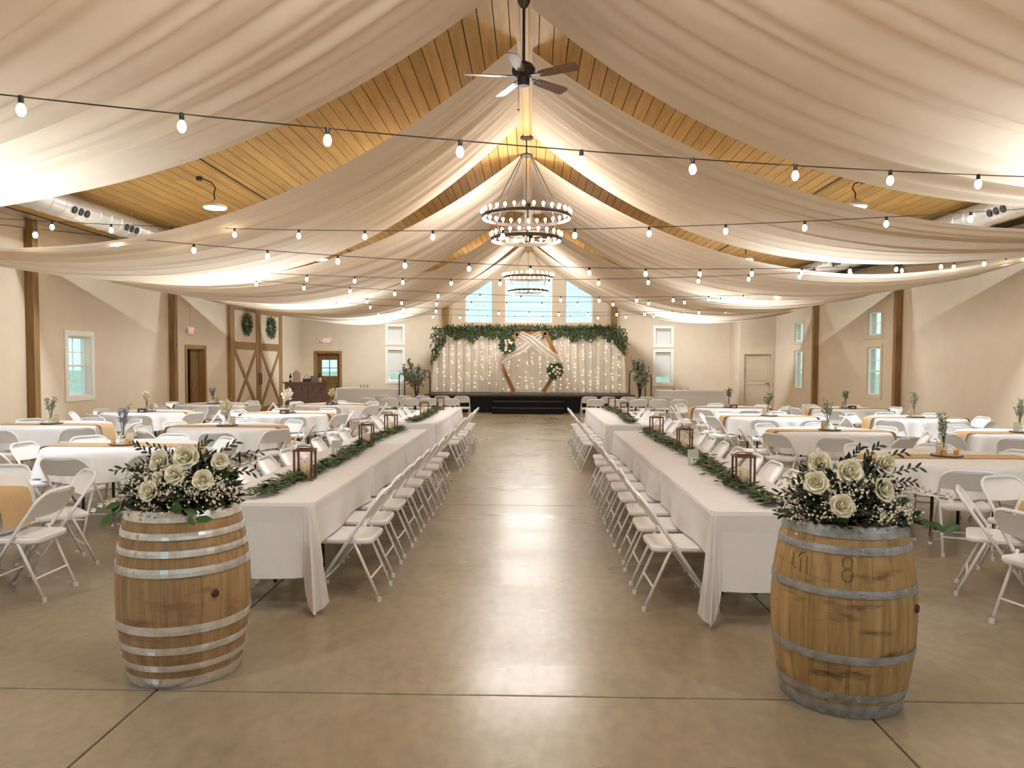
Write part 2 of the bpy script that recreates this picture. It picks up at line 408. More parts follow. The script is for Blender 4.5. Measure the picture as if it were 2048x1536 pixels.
# windows
def window(idx, axis, pos, out, u0, u1, z0, z1, cols, rows, trim=.09, trim_mat='trim_white', shade=None, sash=True, frame_w=.035, gd=.11):
    o = struct(MB().build('window_%d' % idx, 'frame_vinyl'))   # anchor mesh gets the casing below
    def bx(mb, a0, a1, d0, d1, b0, b1):
        p0, p1 = sorted((pos+out*d0, pos+out*d1))
        if axis == 'x': mb.box(p0, p1, a0, a1, b0, b1)
        else: mb.box(a0, a1, p0, p1, b0, b1)
    cas = MB()
    if trim:
        bx(cas, u0-trim, u0, -.02, .0, z0-trim, z1+trim); bx(cas, u1, u1+trim, -.02, .0, z0-trim, z1+trim)
        bx(cas, u0, u1, -.02, 0, z1, z1+trim); bx(cas, u0, u1, -.02, 0, z0-trim, z0)
        bx(cas, u0, u0+.012, 0, TH, z0, z1); bx(cas, u1-.012, u1, 0, TH, z0, z1); bx(cas, u0+.012, u1-.012, 0, TH, z1-.012, z1); bx(cas, u0+.012, u1-.012, -.005, TH, z0, z0+.012)
    else:
        bx(cas, u0, u0+.012, 0, TH, z0, z1); bx(cas, u1-.012, u1, 0, TH, z0, z1); bx(cas, u0+.012, u1-.012, 0, TH, z1-.012, z1); bx(cas, u0+.012, u1-.012, 0, TH, z0, z0+.012)
    o.data = cas.mesh('window_%d' % idx, trim_mat)
    fr = MB(); i0, i1, k0, k1 = u0+.012, u1-.012, z0+.012, z1-.012; fw = frame_w
    bx(fr, i0, i0+fw, gd, gd+.05, k0, k1); bx(fr, i1-fw, i1, gd, gd+.05, k0, k1); bx(fr, i0+fw, i1-fw, gd, gd+.05, k0, k0+fw); bx(fr, i0+fw, i1-fw, gd, gd+.05, k1-fw, k1)
    fro = fr.build('window_frame', 'frame_vinyl', o)
    if sash and z1-z0 > .9:
        mr = MB(); zm = (k0+k1)/2; bx(mr, i0+fw, i1-fw, gd-.01, gd+.04, zm-.022, zm+.022); mr.build('meeting_rail', 'frame_vinyl', o)
    g0, g1, h0, h1 = i0+fw, i1-fw, k0+fw, k1-fw
    for c in range(1, cols):
        mu = MB(); u = g0+(g1-g0)*c/cols; bx(mu, u-.008, u+.008, gd+.018, gd+.032, h0, h1); mu.build('muntin', 'frame_vinyl', o)
    for r in range(1, rows):
        mu = MB(); z = h0+(h1-h0)*r/rows; bx(mu, g0, g1, gd+.016, gd+.034, z-.008, z+.008); mu.build('muntin', 'frame_vinyl', o)
    for c in range(cols):
        for r in range(rows):
            pn = MB(); bx(pn, g0+(g1-g0)*c/cols, g0+(g1-g0)*(c+1)/cols, gd+.024, gd+.027, h0+(h1-h0)*r/rows, h0+(h1-h0)*(r+1)/rows)
            pn.build('pane', 'window_glass', o)
    if shade:
        zb = z0+.012+(z1-z0)*shade; hd = z1-.10
        sh = MB(); bx(sh, u0+.04, u1-.04, .05, .06, zb, hd); bx(sh, u0+.04, u1-.04, .045, .065, zb-.02, zb); sh.build('blind', 'blind', o)
        hh = MB(); bx(hh, u0+.03, u1-.03, .03, .09, hd, z1-.013); hh.build('blind_headrail', 'card_kraft', o)
    return o
wn = 1
for h in LW: window(wn, 'x', XL, -1, *h, 2, 4, .10); wn += 1
for h in RW: window(wn, 'x', XR, 1, *h, 2, 4 if h[3]-h[2] > .9 else 2, .09, 'wall_paint', gd=.02); wn += 1
for i, h in enumerate(BW):
    if i < 3: window(wn, 'y', YB, 1, *h, 5 if i == 0 else 2, 5 if i == 0 else 5, 0, 'frame_vinyl', None, False, .04)
    else: window(wn, 'y', YB, 1, *h, 2, 4 if h[3]-h[2] > .9 else 2, .10, 'trim_white', .22 if h[3]-h[2] > .9 else .04)
    wn += 1
for h in FD: window(wn, 'y', YF, -1, *h, 2, 3, .10, 'trim_white', None, False, .06); wn += 1
struct(MB().box(-120, 120, -60, 160, -.5, -.3).build('ground', 'grass'))

# doors of the setting
def casing(mb, axis, pos, out, u0, u1, z1, w_=.09, d=.025):
    for (a, b_, c, e) in ((u0-w_, u0, 0, z1+w_), (u1, u1+w_, 0, z1+w_), (u0, u1, z1, z1+w_)):
        p0, p1 = sorted((pos, pos-out*d))
        if axis == 'x': mb.box(p0, p1, a, b_, c, e)
        else: mb.box(a, b_, p0, p1, c, e)
# back exterior door with a four-pane light
u0, u1, _, z1 = BD
d1 = MB().box(u0+.02, u1-.02, YB+.10, YB+.15, .01, .98)
lx0, lx1, lz0, lz1 = u0+.17, u1-.12, 1.16, 1.78
d1.box(u0+.02, lx0, YB+.10, YB+.15, .98, z1-.02).box(lx1, u1-.02, YB+.10, YB+.15, .98, z1-.02).box(lx0, lx1, YB+.10, YB+.15, .98, lz0).box(lx0, lx1, YB+.10, YB+.15, lz1, z1-.02)
d1 = struct(d1.build('door_1', 'door_wood'), 'dark wood exterior door with four-pane window on the back wall')
mb = MB(); casing(mb, 'y', YB, 1, u0, u1, z1); mb.box(u0, u0+.02, YB, YB+.2, 0, z1).box(u1-.02, u1, YB, YB+.2, 0, z1).box(u0, u1, YB, YB+.2, z1-.02, z1); mb.build('door_casing', 'trim_wood', d1)
mb = MB().box((lx0+lx1)/2-.012, (lx0+lx1)/2+.012, YB+.105, YB+.14, lz0, lz1).box(lx0, lx1, YB+.107, YB+.138, (lz0+lz1)/2-.012, (lz0+lz1)/2+.012); mb.build('muntin', 'bronze_metal', d1)
for a in range(2):
    for b_ in range(2):
        MB().box(lx0+(lx1-lx0)*a/2, lx0+(lx1-lx0)*(a+1)/2, YB+.12, YB+.124, lz0+(lz1-lz0)*b_/2, lz0+(lz1-lz0)*(b_+1)/2).build('pane', 'window_glass', d1)
for a in (0, 1): MB().box(u0+.14+a*.36, u0+.44+a*.36, YB+.092, YB+.1, .2, .85).build('panel', 'door_wood', d1)
# side doorway with wooden vestibule
u0, u1, _, z1 = LD
vest = MB().box(XL-1.9, XL-1.8, u0-.9, u1+.9, 0, 2.3).box(XL-1.9, XL-.2, u0-.9, u0-.8, 0, 2.3).box(XL-1.9, XL-.2, u1+.8, u1+.9, 0, 2.3).box(XL-1.9, XL-.2, u0-.9, u1+.9, 2.3, 2.4).box(XL-1.9, XL-.2, u0-.9, u1+.9, -.1, 0)
struct(vest.build('wall_vestibule', 'door_wood'))
d2 = MB().box(XL-.17, XL-.12, u0+.5, u1-.02, .01, z1-.02)
d2 = struct(d2.build('door_2', 'door_wood'), 'dark wooden door standing half open in the side doorway')
mb = MB(); casing(mb, 'x', XL, -1, u0, u1, z1, .10); mb.box(XL-.2, XL, u0, u0+.02, 0, z1).box(XL-.2, XL, u1-.02, u1, 0, z1).box(XL-.2, XL, u0, u1, z1-.02, z1); mb.build('door_casing', 'trim_wood', d2)
for (za, zb) in ((.2, .9), (1.05, 1.85)): MB().box(XL-.12, XL-.112, u0+.60, u1-.12, za, zb).build('panel', 'door_wood', d2)
d3l = struct(MB().box(XL-1.79, XL-1.74, u0-.55, u1-.35, 0.01, 2.05).build('door_3', 'door_wood'), 'wooden outer door with glass lights seen through the side doorway')
for a in range(2):
    for b_ in range(3): MB().box(XL-1.74, XL-1.735, u0-.4+a*.32, u0-.12+a*.32, 1.0+b_*.3, 1.26+b_*.3).build('pane', 'grey_box', d3l)
# closet door
d4 = struct(MB().box(cd0+.015, cd1-.015, CY0+.03, CY0+.07, .01, 2.015).build('door_4', 'door_paint'), 'beige two-panel closet door with a black lever')
mb = MB(); casing(mb, 'y', CY0, 1, cd0, cd1, 2.03, .06, .02); mb.build('door_casing', 'door_paint', d4)
for (za, zb) in ((.12, .98), (1.10, 1.92)):
    x0, x1 = cd0+.11, cd1-.11
    MB().box(x0, x1, CY0+.022, CY0+.03, za, za+.03).box(x0, x1, CY0+.022, CY0+.03, zb-.03, zb).box(x0, x0+.03, CY0+.022, CY0+.03, za+.03, zb-.03).box(x1-.03, x1, CY0+.022, CY0+.03, za+.03, zb-.03).build('panel', 'door_paint', d4)
MB().tube([(cd1-.09, CY0+.03, .98), (cd1-.09, CY0-.03, .98)], .022, 8).tube([(cd1-.09, CY0-.03, .98), (cd1-.19, CY0-.03, .98)], .011, 6).build('door_lever', 'black_metal', d4)
sw = MB().box(CX0-.008, CX0, 27.60, 27.68, 1.14, 1.26); t = tag(sw.build('light_switch', 'trim_white'), 'white light switch plate on the closet side wall', 'light switch')
MB().box(CX0-.016, CX0-.008, 27.63, 27.65, 1.18, 1.22).build('toggle', 'trim_white', t)
mb = MB()
for (p0, p1) in (((XL, YF), (XL, LD[0]-.1)), ((XL, LD[1]+.1), (XL, 21.4))): mb.box(XL, XL+.015, p0[1], p1[1], 0, .1)
struct(mb.build('baseboard_left', 'wall_paint')); struct(MB().box(XR-.015, XR, YF, CY0, 0, .1).build('baseboard_right', 'wall_paint'))
# sliding barn doors on the left wall
BY0, BY1, BZ = 21.55, 26.1, 3.46
fr = MB().box(XL, XL+.10, BY0, BY0+.20, 0, BZ+.14); struct(fr.build('trim_%d' % n_, 'trim_wood')); n_ += 1
struct(MB().box(XL, XL+.05, BY1+.02, BY1+.14, 0, BZ+.05).build('trim_%d' % n_, 'trim_wood')); n_ += 1
track = thing('door_track', 'beige sliding door track above the tall barn doors', 'rail', (XL, BY0+.2, BZ+.04))
MB().box(.0, .06, 0, BY1-BY0-.1, .0, .10).build('rail', 'wall_paint', track)
for k in range(4): MB().box(.06, .075, .3+k*1.1, .36+k*1.1, -.1, .08).build('hanger', 'bronze_metal', track)
bw = (BY1-BY0-.2)/2
for k, nm in enumerate(('beside the doorway casing post', 'beside the back corner of the hall')):
    y0 = BY0+.2+k*bw+.01; W_ = bw-.02
    t = thing('barn_door', 'tall cream barn door with brown X-brace and wreath, '+nm, 'barn door', (XL+.012, y0, .02), 0, 'pair of barn doors')
    st, D0, D1 = .20, .0, .05; H = BZ
    MB().box(.005, .03, st*.5, W_-st*.5, .1, H-.1).build('panel', 'wall_paint', t)
    for (a, b_) in ((0, st), (W_-st, W_)): MB().box(D0, D1, a, b_, 0, H).build('stile', 'trim_wood', t)
    for (a, b_) in ((0, .22), (2.05, 2.28), (H-.24, H)): MB().box(D0, D1, st, W_-st, a, b_).build('rail', 'trim_wood', t)
    MB().bar((.042, st, .25), (.042, W_-st, 2.03), .15, .022, (1, 0, 0)).build('brace', 'trim_wood', t)
    MB().bar((.040, st, 2.03), (.040, W_-st, .25), .15, .022, (1, 0, 0)).build('brace', 'trim_wood', t)
    yh = W_-.09 if k == 0 else .09
    MB().tube([(.05, yh, .95), (.10, yh, .98), (.10, yh, 1.28), (.05, yh, 1.31)], .016, 6).build('pull_handle', 'black_metal', t)
    wr = MB()
    for i in range(260):
        a = random.uniform(0, 2*PI); rr = random.gauss(.25, .055); p = (random.uniform(.04, .10), rr*math.cos(a), rr*math.sin(a))
        wr.leaf(p, (random.uniform(.1, .6), -math.sin(a)+random.gauss(0, .5), math.cos(a)+random.gauss(0, .5)), (1, 0, 0), random.uniform(.08, .15), .05)
    wc = thing('wreath', 'round green leaf wreath on the barn door '+nm, 'wreath', (XL+.012+.036, y0+W_/2, 2.86), 0, 'barn door wreaths')
    stuff(wr.build('leaves', 'leaf_green', wc)); MB().tube([(.03, .25*math.cos(2*PI*i/20), .25*math.sin(2*PI*i/20)) for i in range(20)], .02, 6, closed=True).build('ring', 'stem_brown', wc)
# exit signs
def exit_sign(loc, rz, label):
    t = thing('exit_sign', label, 'exit sign', loc, rz, 'exit signs')
    MB().box(-.16, .16, -.03, 0, -.10, .10).build('housing', 'sign_white', t)
    o = inst('lettering', text_mesh('exit_text', 'EXIT', .15, 'exit_red'), t, (0, -.034, 0), rot=(PI/2, 0, 0))
    for s_ in (-1, 1): MB().lathe([(.001, 0), (.035, 0), (.045, .05), (.001, .055)], 10, (0,0,0)).build('emergency_lamp', 'sign_white', t, (s_*.2, -.02, -.01)).rotation_euler = (PI/2, 0, 0)
    MB().box(-.012, .012, -.012, 0, .10, .7).build('conduit', 'wall_paint', t)
exit_sign((atY(654, 684, YB).x, YB, 2.52), 0, 'red EXIT sign above the four-pane back door')
exit_sign((XL, 19.2, 2.50), PI/2, 'red EXIT sign above the side doorway by the wooden post')

# ------------------------------------------------------------------ ceiling drapes
def drape(rn, rf, ay, s_, za=3.5, sag=1.38, seed=1, aw=.34, kf=2.0, ds=-.05, label=''):
    rnd = random.Random(seed); X0, X1 = XRG+s_*.10, s_*8.63
    ph = [rnd.uniform(0, 6.28) for _ in range(8)]
    def fn(u, v):
        t = u; k = 1+(kf-1)*v
        yr, ya = rn+(rf-rn)*v, ay+(v-.5)*aw
        y = yr+(ya-yr)*(t**k); x = X0+(X1-X0)*t; z = (ZR-.045)+(za-ZR+.045)*t-4*(sag+ds*v)*t*(1-t)
        wv = math.sin(v*38+ph[0]+t*.7)+.8*math.sin(v*67+ph[1]+t*1.3)+.7*math.sin(v*21+ph[2]-t)+.55*math.sin(v*97+ph[3]+t*2)
        amp = .022+.018*t
        e = min(1, 9*v, 9*(1-v)); edge = min(1, t*10, (1-t)*14)
        y += .022*math.sin(v*52+ph[4]+t)*e*edge
        return (x, y, z+amp*wv*e*edge)
    o = MB().grid(fn, 44, 110).build('ceiling_drape', 'drape', smooth=True)
    return tag(o, label, 'drape', 'ceiling drapes')
DR = [(3.6, 8.40, 5.6, 'above the barrels'), (10.0, 13.3, 7.9, 'between near fan and near chandelier'),
      (15.2, 19.2, 12.95, 'beyond the near chandelier'), (21.2, 25.0, 18.12, 'between far fan and far chandelier'), (26.1, 28.25, 23.3, 'before the gable windows')]
for k, (rn, rf, ay, nm) in enumerate(DR):
    drape(rn-.05, rf-.1, ay, -1, 3.48, (1.46, 1.46, 1.25, 1.24, 1.27)[k], seed=k+1, kf=(1.0, 3.2, 3.4, 3.0, 2.4)[k], ds=(-.05, .02, .12, .12, .12)[k], aw=(.34, .5, .7, .7, .6)[k], label='white sheer ceiling swag on the barn-door half, '+nm)
    drape(rn+.2, min(28.4, rf+.6), ay, 1, 3.55, (1.28, 1.28, 1.16, 1.15, 1.22)[k], seed=k+31, kf=(2.0, 2.2, 3.0, 3.0, 2.4)[k], ds=(-.05, -.03, .12, .12, .12)[k], aw=(.34, .5, .7, .7, .6)[k], label='white sheer ceiling swag on the closet half, '+nm)

# ------------------------------------------------------------------ ducts, pendant lamps
for s_, nm in ((-1, 'barn-door wall'), (1, 'closet-side wall')):
    X = s_*7.5; t = thing('air_duct', 'round galvanised air duct under the roof along the '+nm, 'air duct', (X, 0, 4.18), 0, 'air ducts')
    pts = []; mb = MB(); Y = YF
    prof = []
    y = YF+.1
    while y < YB-.3: prof += [(.2, y), (.2, y+.28), (.206, y+.29), (.206, y+.31), (.2, y+.32)]; y += .32
    n0 = len(mb.v); mb.lathe(prof, 32)
    mb.v = [(a, c, b_) for (a, b_, c) in mb.v]; mb.f = [f[::-1] for f in mb.f]
    mb.build('duct_pipe', 'duct_metal', t)
    k = 0
    for i in range(14):
        for j in range(3):
            yy = 5.9+i*1.55+(j-1)*.17; a = math.radians(-20)
            v = MB().lathe([(.0005, .0), (.062, .0), (.062, .02), (.048, .024), (.0005, .02)], 12)
            o = v.build('vent', 'black_metal', t, (-s_*.195*math.cos(a), yy, .195*math.sin(a)))
            o.rotation_euler = (0, -s_*(PI/2-a), 0)
    for yy in range(2, 28, 4): MB().bar((0, yy, .2), (0, yy, ceil_z(X)-4.18-.01), .02, .004).build('hanger_strap', 'duct_metal', t)
pend = None
PYS = [0.2, 6.45, 12.9, 19.35, 25.8]
names_y = ['at the entrance end of the hall', 'above the wine barrels', 'at the first ceiling fan', 'at the first chandelier', 'at the far chandelier']
for s_, nm in ((-1, 'barn-door half'), (1, 'closet half')):
    for i, y in enumerate(PYS):
        if pend is None:
            pend = thing('high_bay_lamp', '', 'lamp', group='high-bay lamps')
            MB().lathe([(.001, .10), (.05, .10), (.055, .06), (.12, .05), (.19, .015), (.2, 0), (.2, -.03), (.185, -.034)], 24).build('housing', 'trim_white', pend, smooth=True)
            MB().lathe([(.185, -.03), (.17, -.045), (.1, -.055), (.001, -.058)], 24).build('diffuser', 'lamp_glow', pend)
            zc = ceil_z(5.45)-4.37
            MB().tube([(0, 0, .10), (.01, .02, .2), (-.03, .05, .3), (.02, .1, .38), (.12, .14, .42), (.2, .16, zc)], .011, 6).build('cord', 'cable_black', pend)
            MB().lathe([(.001, -.06), (.05, -.06), (.05, 0), (.001, 0)], 12).build('junction_box', 'bronze_metal', pend, (.2, .16, zc))
            o = pend
        else: o = copy_tree(pend)
        o.location = (s_*5.45, y, 4.37); o.rotation_euler.z = 0 if s_ > 0 else PI
        o['label'] = 'glowing high-bay ceiling lamp, %s, %s' % (nm, names_y[i])
for s_, nm in ((-1, 'barn-door'), (1, 'closet')):
    X = s_*5.25; z = ceil_z(X)-.012
    tag(MB().tube([(X, YF+.2, z), (X, 10, z), (X, YB-.2, z)], .012, 6).build('lamp_conduit', 'cable_black'), 'thin black conduit along the ceiling boards on the %s half' % nm, 'conduit')

# ------------------------------------------------------------------ ceiling fan (x2)
def fan(y, label, a0):
    t = thing('ceiling_fan', label, 'ceiling fan', (XRG, y, 0), a0, 'ceiling fans')
    zb = 5.02
    MB().lathe([(.001, 5.87), (.075, 5.87), (.075, 5.82), (.03, 5.74), (.001, 5.74)], 16).build('canopy', 'bronze_metal', t)
    MB().tube([(0,0,5.78), (0,0,zb+.1)], .018, 10).build('downrod', 'black_metal', t)
    MB().lathe([(.001, zb+.12), (.05, zb+.12), (.10, zb+.09), (.135, zb+.04), (.135, zb), (.10, zb-.05), (.07, zb-.06), (.07, zb-.13), (.055, zb-.15), (.001, zb-.15)], 20).build('motor_housing', 'black_metal', t, smooth=False)
    for k in range(5):
        a = 2*PI*k/5; L0, L1, W_ = .20, .68, .075
        outl = [(L0, -.05), (L0+.08, -.062), (L1-.06, -W_), (L1-.01, -W_*.85), (L1, -W_*.5), (L1, W_*.5), (L1-.01, W_*.85), (L1-.06, W_), (L0+.08, .062), (L0, .05)]
        mb = MB(); slab(mb, [(outl, -.004), (outl, .004)])
        tilt = -math.radians(13); mb.v = [(x, yy*math.cos(tilt), z+yy*math.sin(tilt)) for (x, yy, z) in mb.v]
        b_ = mb.build('blade', 'fan_blade', t, (0, 0, zb-.05), a)
        MB().bar((.09, 0, .005), (.27, 0, .0), .05, .012).build('blade_arm', 'black_metal', b_)
    MB().tube([(-.05, -.03, zb-.15), (-.05, -.03, zb-.40)], .0025, 5).ball((-.05, -.03, zb-.42), .012).build('pull_chain', 'black_metal', t)
fan(8.75, 'dark bronze five-blade ceiling fan hanging above the barrels end', math.radians(-28))
fan(19.9, 'dark five-blade ceiling fan between the two chandeliers', math.radians(50))

# ------------------------------------------------------------------ chandeliers
def chandelier(y, zhub, dz, label):
    t = thing('chandelier', label, 'chandelier', (XRG, y, 0), 0, 'ring chandeliers')
    zt, zl, r1, r2 = zhub-1.02-dz, zhub-1.46-dz*.8, .83, .66
    MB().lathe([(.001, ZR-.01), (.12, ZR-.01), (.12, ZR-.05), (.03, ZR-.08), (.001, ZR-.08)], 18).build('canopy', 'bronze_metal', t)
    MB().tube([(0,0,ZR-.06), (0,0,zhub)], .014, 8).build('stem', 'bronze_metal', t)
    MB().lathe([(.001, .03), (.03, .03), (.12, -.01), (.12, -.03), (.001, -.03)], 16, (0,0,zhub)).build('hub', 'bronze_metal', t)
    bulb = MB().lathe([(.001, .106), (.016, .10), (.026, .082), (.027, .068), (.018, .045), (.012, .03)], 10).mesh('bulb', 'chandelier_glow', True)
    sock = MB().lathe([(.02, 0), (.014, .005), (.012, .035), (.001, .035)], 8).mesh('candle_socket', 'bronze_metal')
    for (z, r, nb) in ((zt, r1, 30), (zl, r2, 24)):
        ring = MB().lathe([(r+.006, -.03), (r+.006, .03), (r-.006, .03), (r-.006, -.03), (r+.006, -.03)], 64, (0,0,z)).build('ring', 'bronze_metal', t)
        for k in range(nb):
            a = 2*PI*(k+.3)/nb; p = (r*math.cos(a), r*math.sin(a), z+.03)
            inst('candle_socket', sock, ring, p); inst('bulb', bulb, ring, p)
    for k in range(4):
        a = 2*PI*(k+.5)/4
        MB().tube([(.11*math.cos(a), .11*math.sin(a), zhub-.02), (r1*math.cos(a), r1*math.sin(a), zt)], .008, 6).build('rod', 'bronze_metal', t)
        MB().tube([(r1*math.cos(a), r1*math.sin(a), zt), (r2*math.cos(a), r2*math.sin(a), zl)], .006, 6).build('rod', 'bronze_metal', t)
    MB().tube([(0,0,zhub), (0,0,zl+.05)], .009, 6).lathe([(.001, .06), (.05, .05), (.05, -.03), (.001, -.05)], 10, (0,0,zl)).build('center_rod', 'bronze_metal', t)
chandelier(14.1, 5.56, .14, 'two-tier bronze ring chandelier between the ceiling fans')
chandelier(3.3, 5.56, .14, 'two-tier bronze ring chandelier added out of view over the wine barrels')  # unseen; continues the ridge fixture spacing, added to brighten the foreground
chandelier(24.9, 5.52, 0, 'two-tier ring chandelier hanging before the gable windows')

# ------------------------------------------------------------------ string lights
sl_bulb = MB().lathe([(.001, -.112), (.014, -.108), (.024, -.092), (.027, -.076), (.023, -.058), (.014, -.042), (.011, -.036)], 10).mesh('bulb', 'bulb_glow', True)
sl_sock = MB().lathe([(.001, .008), (.014, .006), (.016, -.02), (.014, -.04), (.001, -.04)], 8).mesh('socket', 'cable_black')
def strand(a, b_, sag, off, label, d=.86):
    a, b_ = Vector(a), Vector(b_); t = thing('string_lights', label, 'string lights', a, 0, 'string lights')
    P = lambda u: (b_-a)*u - Vector((0,0,4*sag*u*(1-u)))
    MB().tube([P(i/40) for i in range(41)], .0045, 5).build('cable', 'cable_black', t)
    L = (b_-a).length; s = off
    while s < L-.1:
        p = P(s/L); k = inst('socket', sl_sock, t, p); inst('bulb', sl_bulb, k); s += d
E1 = 8.6
ST = [((-E1, 2.65, 3.55), (E1, 7.75, 3.55), .38, .73, 'nearest the wine barrels, running diagonally'),
      ((E1, 7.85, 3.58), (-E1, 10.1, 3.72), .38, .42, 'crossing straight before the first chandelier'),
      ((-E1, 7.85, 3.50), (E1, 12.9, 3.55), .50, .35, 'running diagonally under the first chandelier'),
      ((E1, 13.0, 3.55), (-E1, 13.4, 3.55), .40, .55, 'crossing straight behind the first chandelier'),
      ((-E1, 13.0, 3.50), (E1, 18.1, 3.55), .45, .15, 'running diagonally beyond the first chandelier'),
      ((E1, 18.2, 3.55), (-E1, 18.5, 3.55), .38, .6, 'crossing straight under the far fan'),
      ((-E1, 18.2, 3.50), (E1, 23.2, 3.55), .42, .3, 'running diagonally toward the far chandelier'),
      ((E1, 23.4, 3.55), (-E1, 23.6, 3.55), .40, .5, 'crossing straight before the stage')]
for a, b_, sg, of, nm in ST: strand(a, b_, sg, of, 'black cord of warm string light bulbs '+nm)

# ------------------------------------------------------------------ folding chairs
def make_chair():
    t = thing('folding_chair', '', 'chair')
    ry, rz_ = -.222, .325; ln = math.hypot(ry, rz_); ey, ez = ry/ln, rz_/ln       # direction of the leaned upper frame
    Lb, cr, hw = ln, .105, .215
    def up(x, s): return (x, -.04+ey*s, .44+ez*s)
    path = [(-hw, .25, .012), (-hw, -.04, .44)]
    for k in range(6):
        th = PI/2*k/5; path.append(up(-hw+cr-cr*math.cos(th), Lb-cr+cr*math.sin(th)))
    for k in range(6):
        th = PI/2*k/5; path.append(up(hw-cr+cr*math.sin(th), Lb-cr+cr*math.cos(th)))
    path += [(hw, -.04, .44), (hw, .25, .012)]
    MB().tube(path, .0125, 8).build('frame', 'enamel', t, smooth=True)
    def back(u, v):
        x = (u*2-1)*(hw-.006); ax = abs(x); top = Lb
        if ax > hw-cr: top = Lb-cr+math.sqrt(max(0, cr*cr-(ax-(hw-cr))**2))
        s = (Lb-.205)+(top-.004-(Lb-.205))*v; p = up(x, s); bow = .022*(1-(x/hw)**2)
        return (p[0], p[1]-bow*ez, p[2]+bow*ey)
    mb = MB().grid(back, 12, 4); n = len(mb.v)
    mb2 = [(x, y-.006, z-.004) for (x, y, z) in mb.v]; mb.add(mb2, [tuple(i for i in f[::-1]) for f in mb.f])
    mb.build('backrest', 'enamel', t, smooth=True)
    seat = MB()
    slab(seat, [(rrect(.192, .195, .05, 7), .405), (rrect(.203, .2, .05, 7), .418), (rrect(.203, .2, .05, 7), .437), (rrect(.193, .19, .05, 7), .447), (rrect(.15, .15, .04, 7), .444)])
    seat.build('seat', 'enamel', t)
    for s_ in (-1, 1):
        MB().tube([(s_*.19, -.045, .475), (s_*.19, -.11, .33), (s_*.19, -.25, .012)], .0115, 8).build('rear_leg', 'enamel', t, smooth=True)
        MB().bar((s_*.203, .0, .41), (s_*.2, -.075, .47), .004, .018, (1,0,0)).build('brace', 'enamel', t)
        MB().lathe([(.001, 0), (.017, 0), (.0165, .03), (.0125, .034)], 8).build('foot_cap', 'rubber', t, (s_*hw, .245, 0))
        MB().lathe([(.001, 0), (.017, 0), (.0165, .03), (.0125, .034)], 8).build('foot_cap', 'rubber', t, (s_*.19, -.248, 0))
    MB().tube([(-.19, -.186, .16), (.19, -.186, .16)], .008, 6).build('stretcher', 'enamel', t)
    MB().tube([(-hw, .152, .145), (hw, .152, .145)], .008, 6).build('stretcher', 'enamel', t)
    return t
chair0 = make_chair(); chair_used = [False]
ORD = ['first', 'second', 'third', 'fourth', 'fifth', 'sixth', 'seventh', 'eighth', 'ninth', 'tenth']
def put_chair(x, y, dx, dy, label, group):
    o = chair0 if not chair_used[0] else copy_tree(chair0); chair_used[0] = True
    jit = random.uniform(-.03, .03)
    o.location = (x, y, 0); o.rotation_euler.z = math.atan2(-dx, dy)+jit
    o['label'] = label; o['group'] = group; return o

# ------------------------------------------------------------------ long tables
def rect_cloth(mb, x0, x1, y0, y1, z, drops, corner=.05, seed=0, ext=.22):
    """cloth over a rectangular table; drops = (x0 side, y0 side, x1 side, y1 side); corners hang in a folded point"""
    rnd = random.Random(seed); per = []
    dl = {'W': drops[0], 'S': drops[1], 'E': drops[2], 'N': drops[3]}
    def side(p, q, nx, ny, key, n):
        for k in range(n):
            u = k/n; per.append((p[0]+(q[0]-p[0])*u, p[1]+(q[1]-p[1])*u, nx, ny, dl[key], 0, 0))
    def corn(cx, cy, a0, k1, k2):
        n = 12
        for k in range(n+1):
            a = a0+PI/2*k/n; f = k/n; d = dl[k1]+(dl[k2]-dl[k1])*f
            both = max(dl[k1], dl[k2]) > .4
            e = math.sin(PI*f) if both else -1
            per.append((cx+corner*math.cos(a), cy+corner*math.sin(a), math.cos(a), math.sin(a), d+max(e, 0)*ext, e, f))
    c = corner
    corn(x1-c, y0+c, -PI/2, 'S', 'E'); side((x1, y0+c), (x1, y1-c), 1, 0, 'E', 22)
    corn(x1-c, y1-c, 0, 'E', 'N'); side((x1-c, y1), (x0+c, y1), 0, 1, 'N', 10)
    corn(x0+c, y1-c, PI/2, 'N', 'W'); side((x0, y1-c), (x0, y0+c), -1, 0, 'W', 22)
    corn(x0+c, y0+c, PI, 'W', 'S'); side((x0+c, y0), (x1-c, y0), 0, -1, 'S', 10)
    n = len(per); base = len(mb.v); rows = [(0, -.012, .0), (0.0, .003, -.004), (.03, .008, 0), (.25, 0, 0), (.5, 0, 0), (.75, 0, 0), (1, 0, 0)]
    ph = rnd.uniform(0, 6); L = 0
    for (f, o_, dz) in rows:
        s = 0
        for i, (x, y, nx, ny, d, e, fr) in enumerate(per):
            s += .09
            fl = f*(.020+.020*math.sin(s*2.3+ph)+.014*math.sin(s*5.3+ph*2))
            if d < .1 or e < 0 or abs(d-.27) < .001: fl = 0
            fold = max(e, 0)*f*(.075+.045*math.cos(fr*6*PI))
            oo = o_+fl+fold+.004
            zz = z+dz if f == 0 else z-.012-d*f
            mb.v.append((x+nx*oo, y+ny*oo, zz))
    for r in range(len(rows)-1):
        for k in range(n):
            k2 = (k+1) % n; mb.f.append((base+r*n+k, base+(r+1)*n+k, base+(r+1)*n+k2, base+r*n+k2)); mb.mi.append(0)
    mb.f.append(tuple(base+k for k in range(n))); mb.mi.append(0)
    return mb
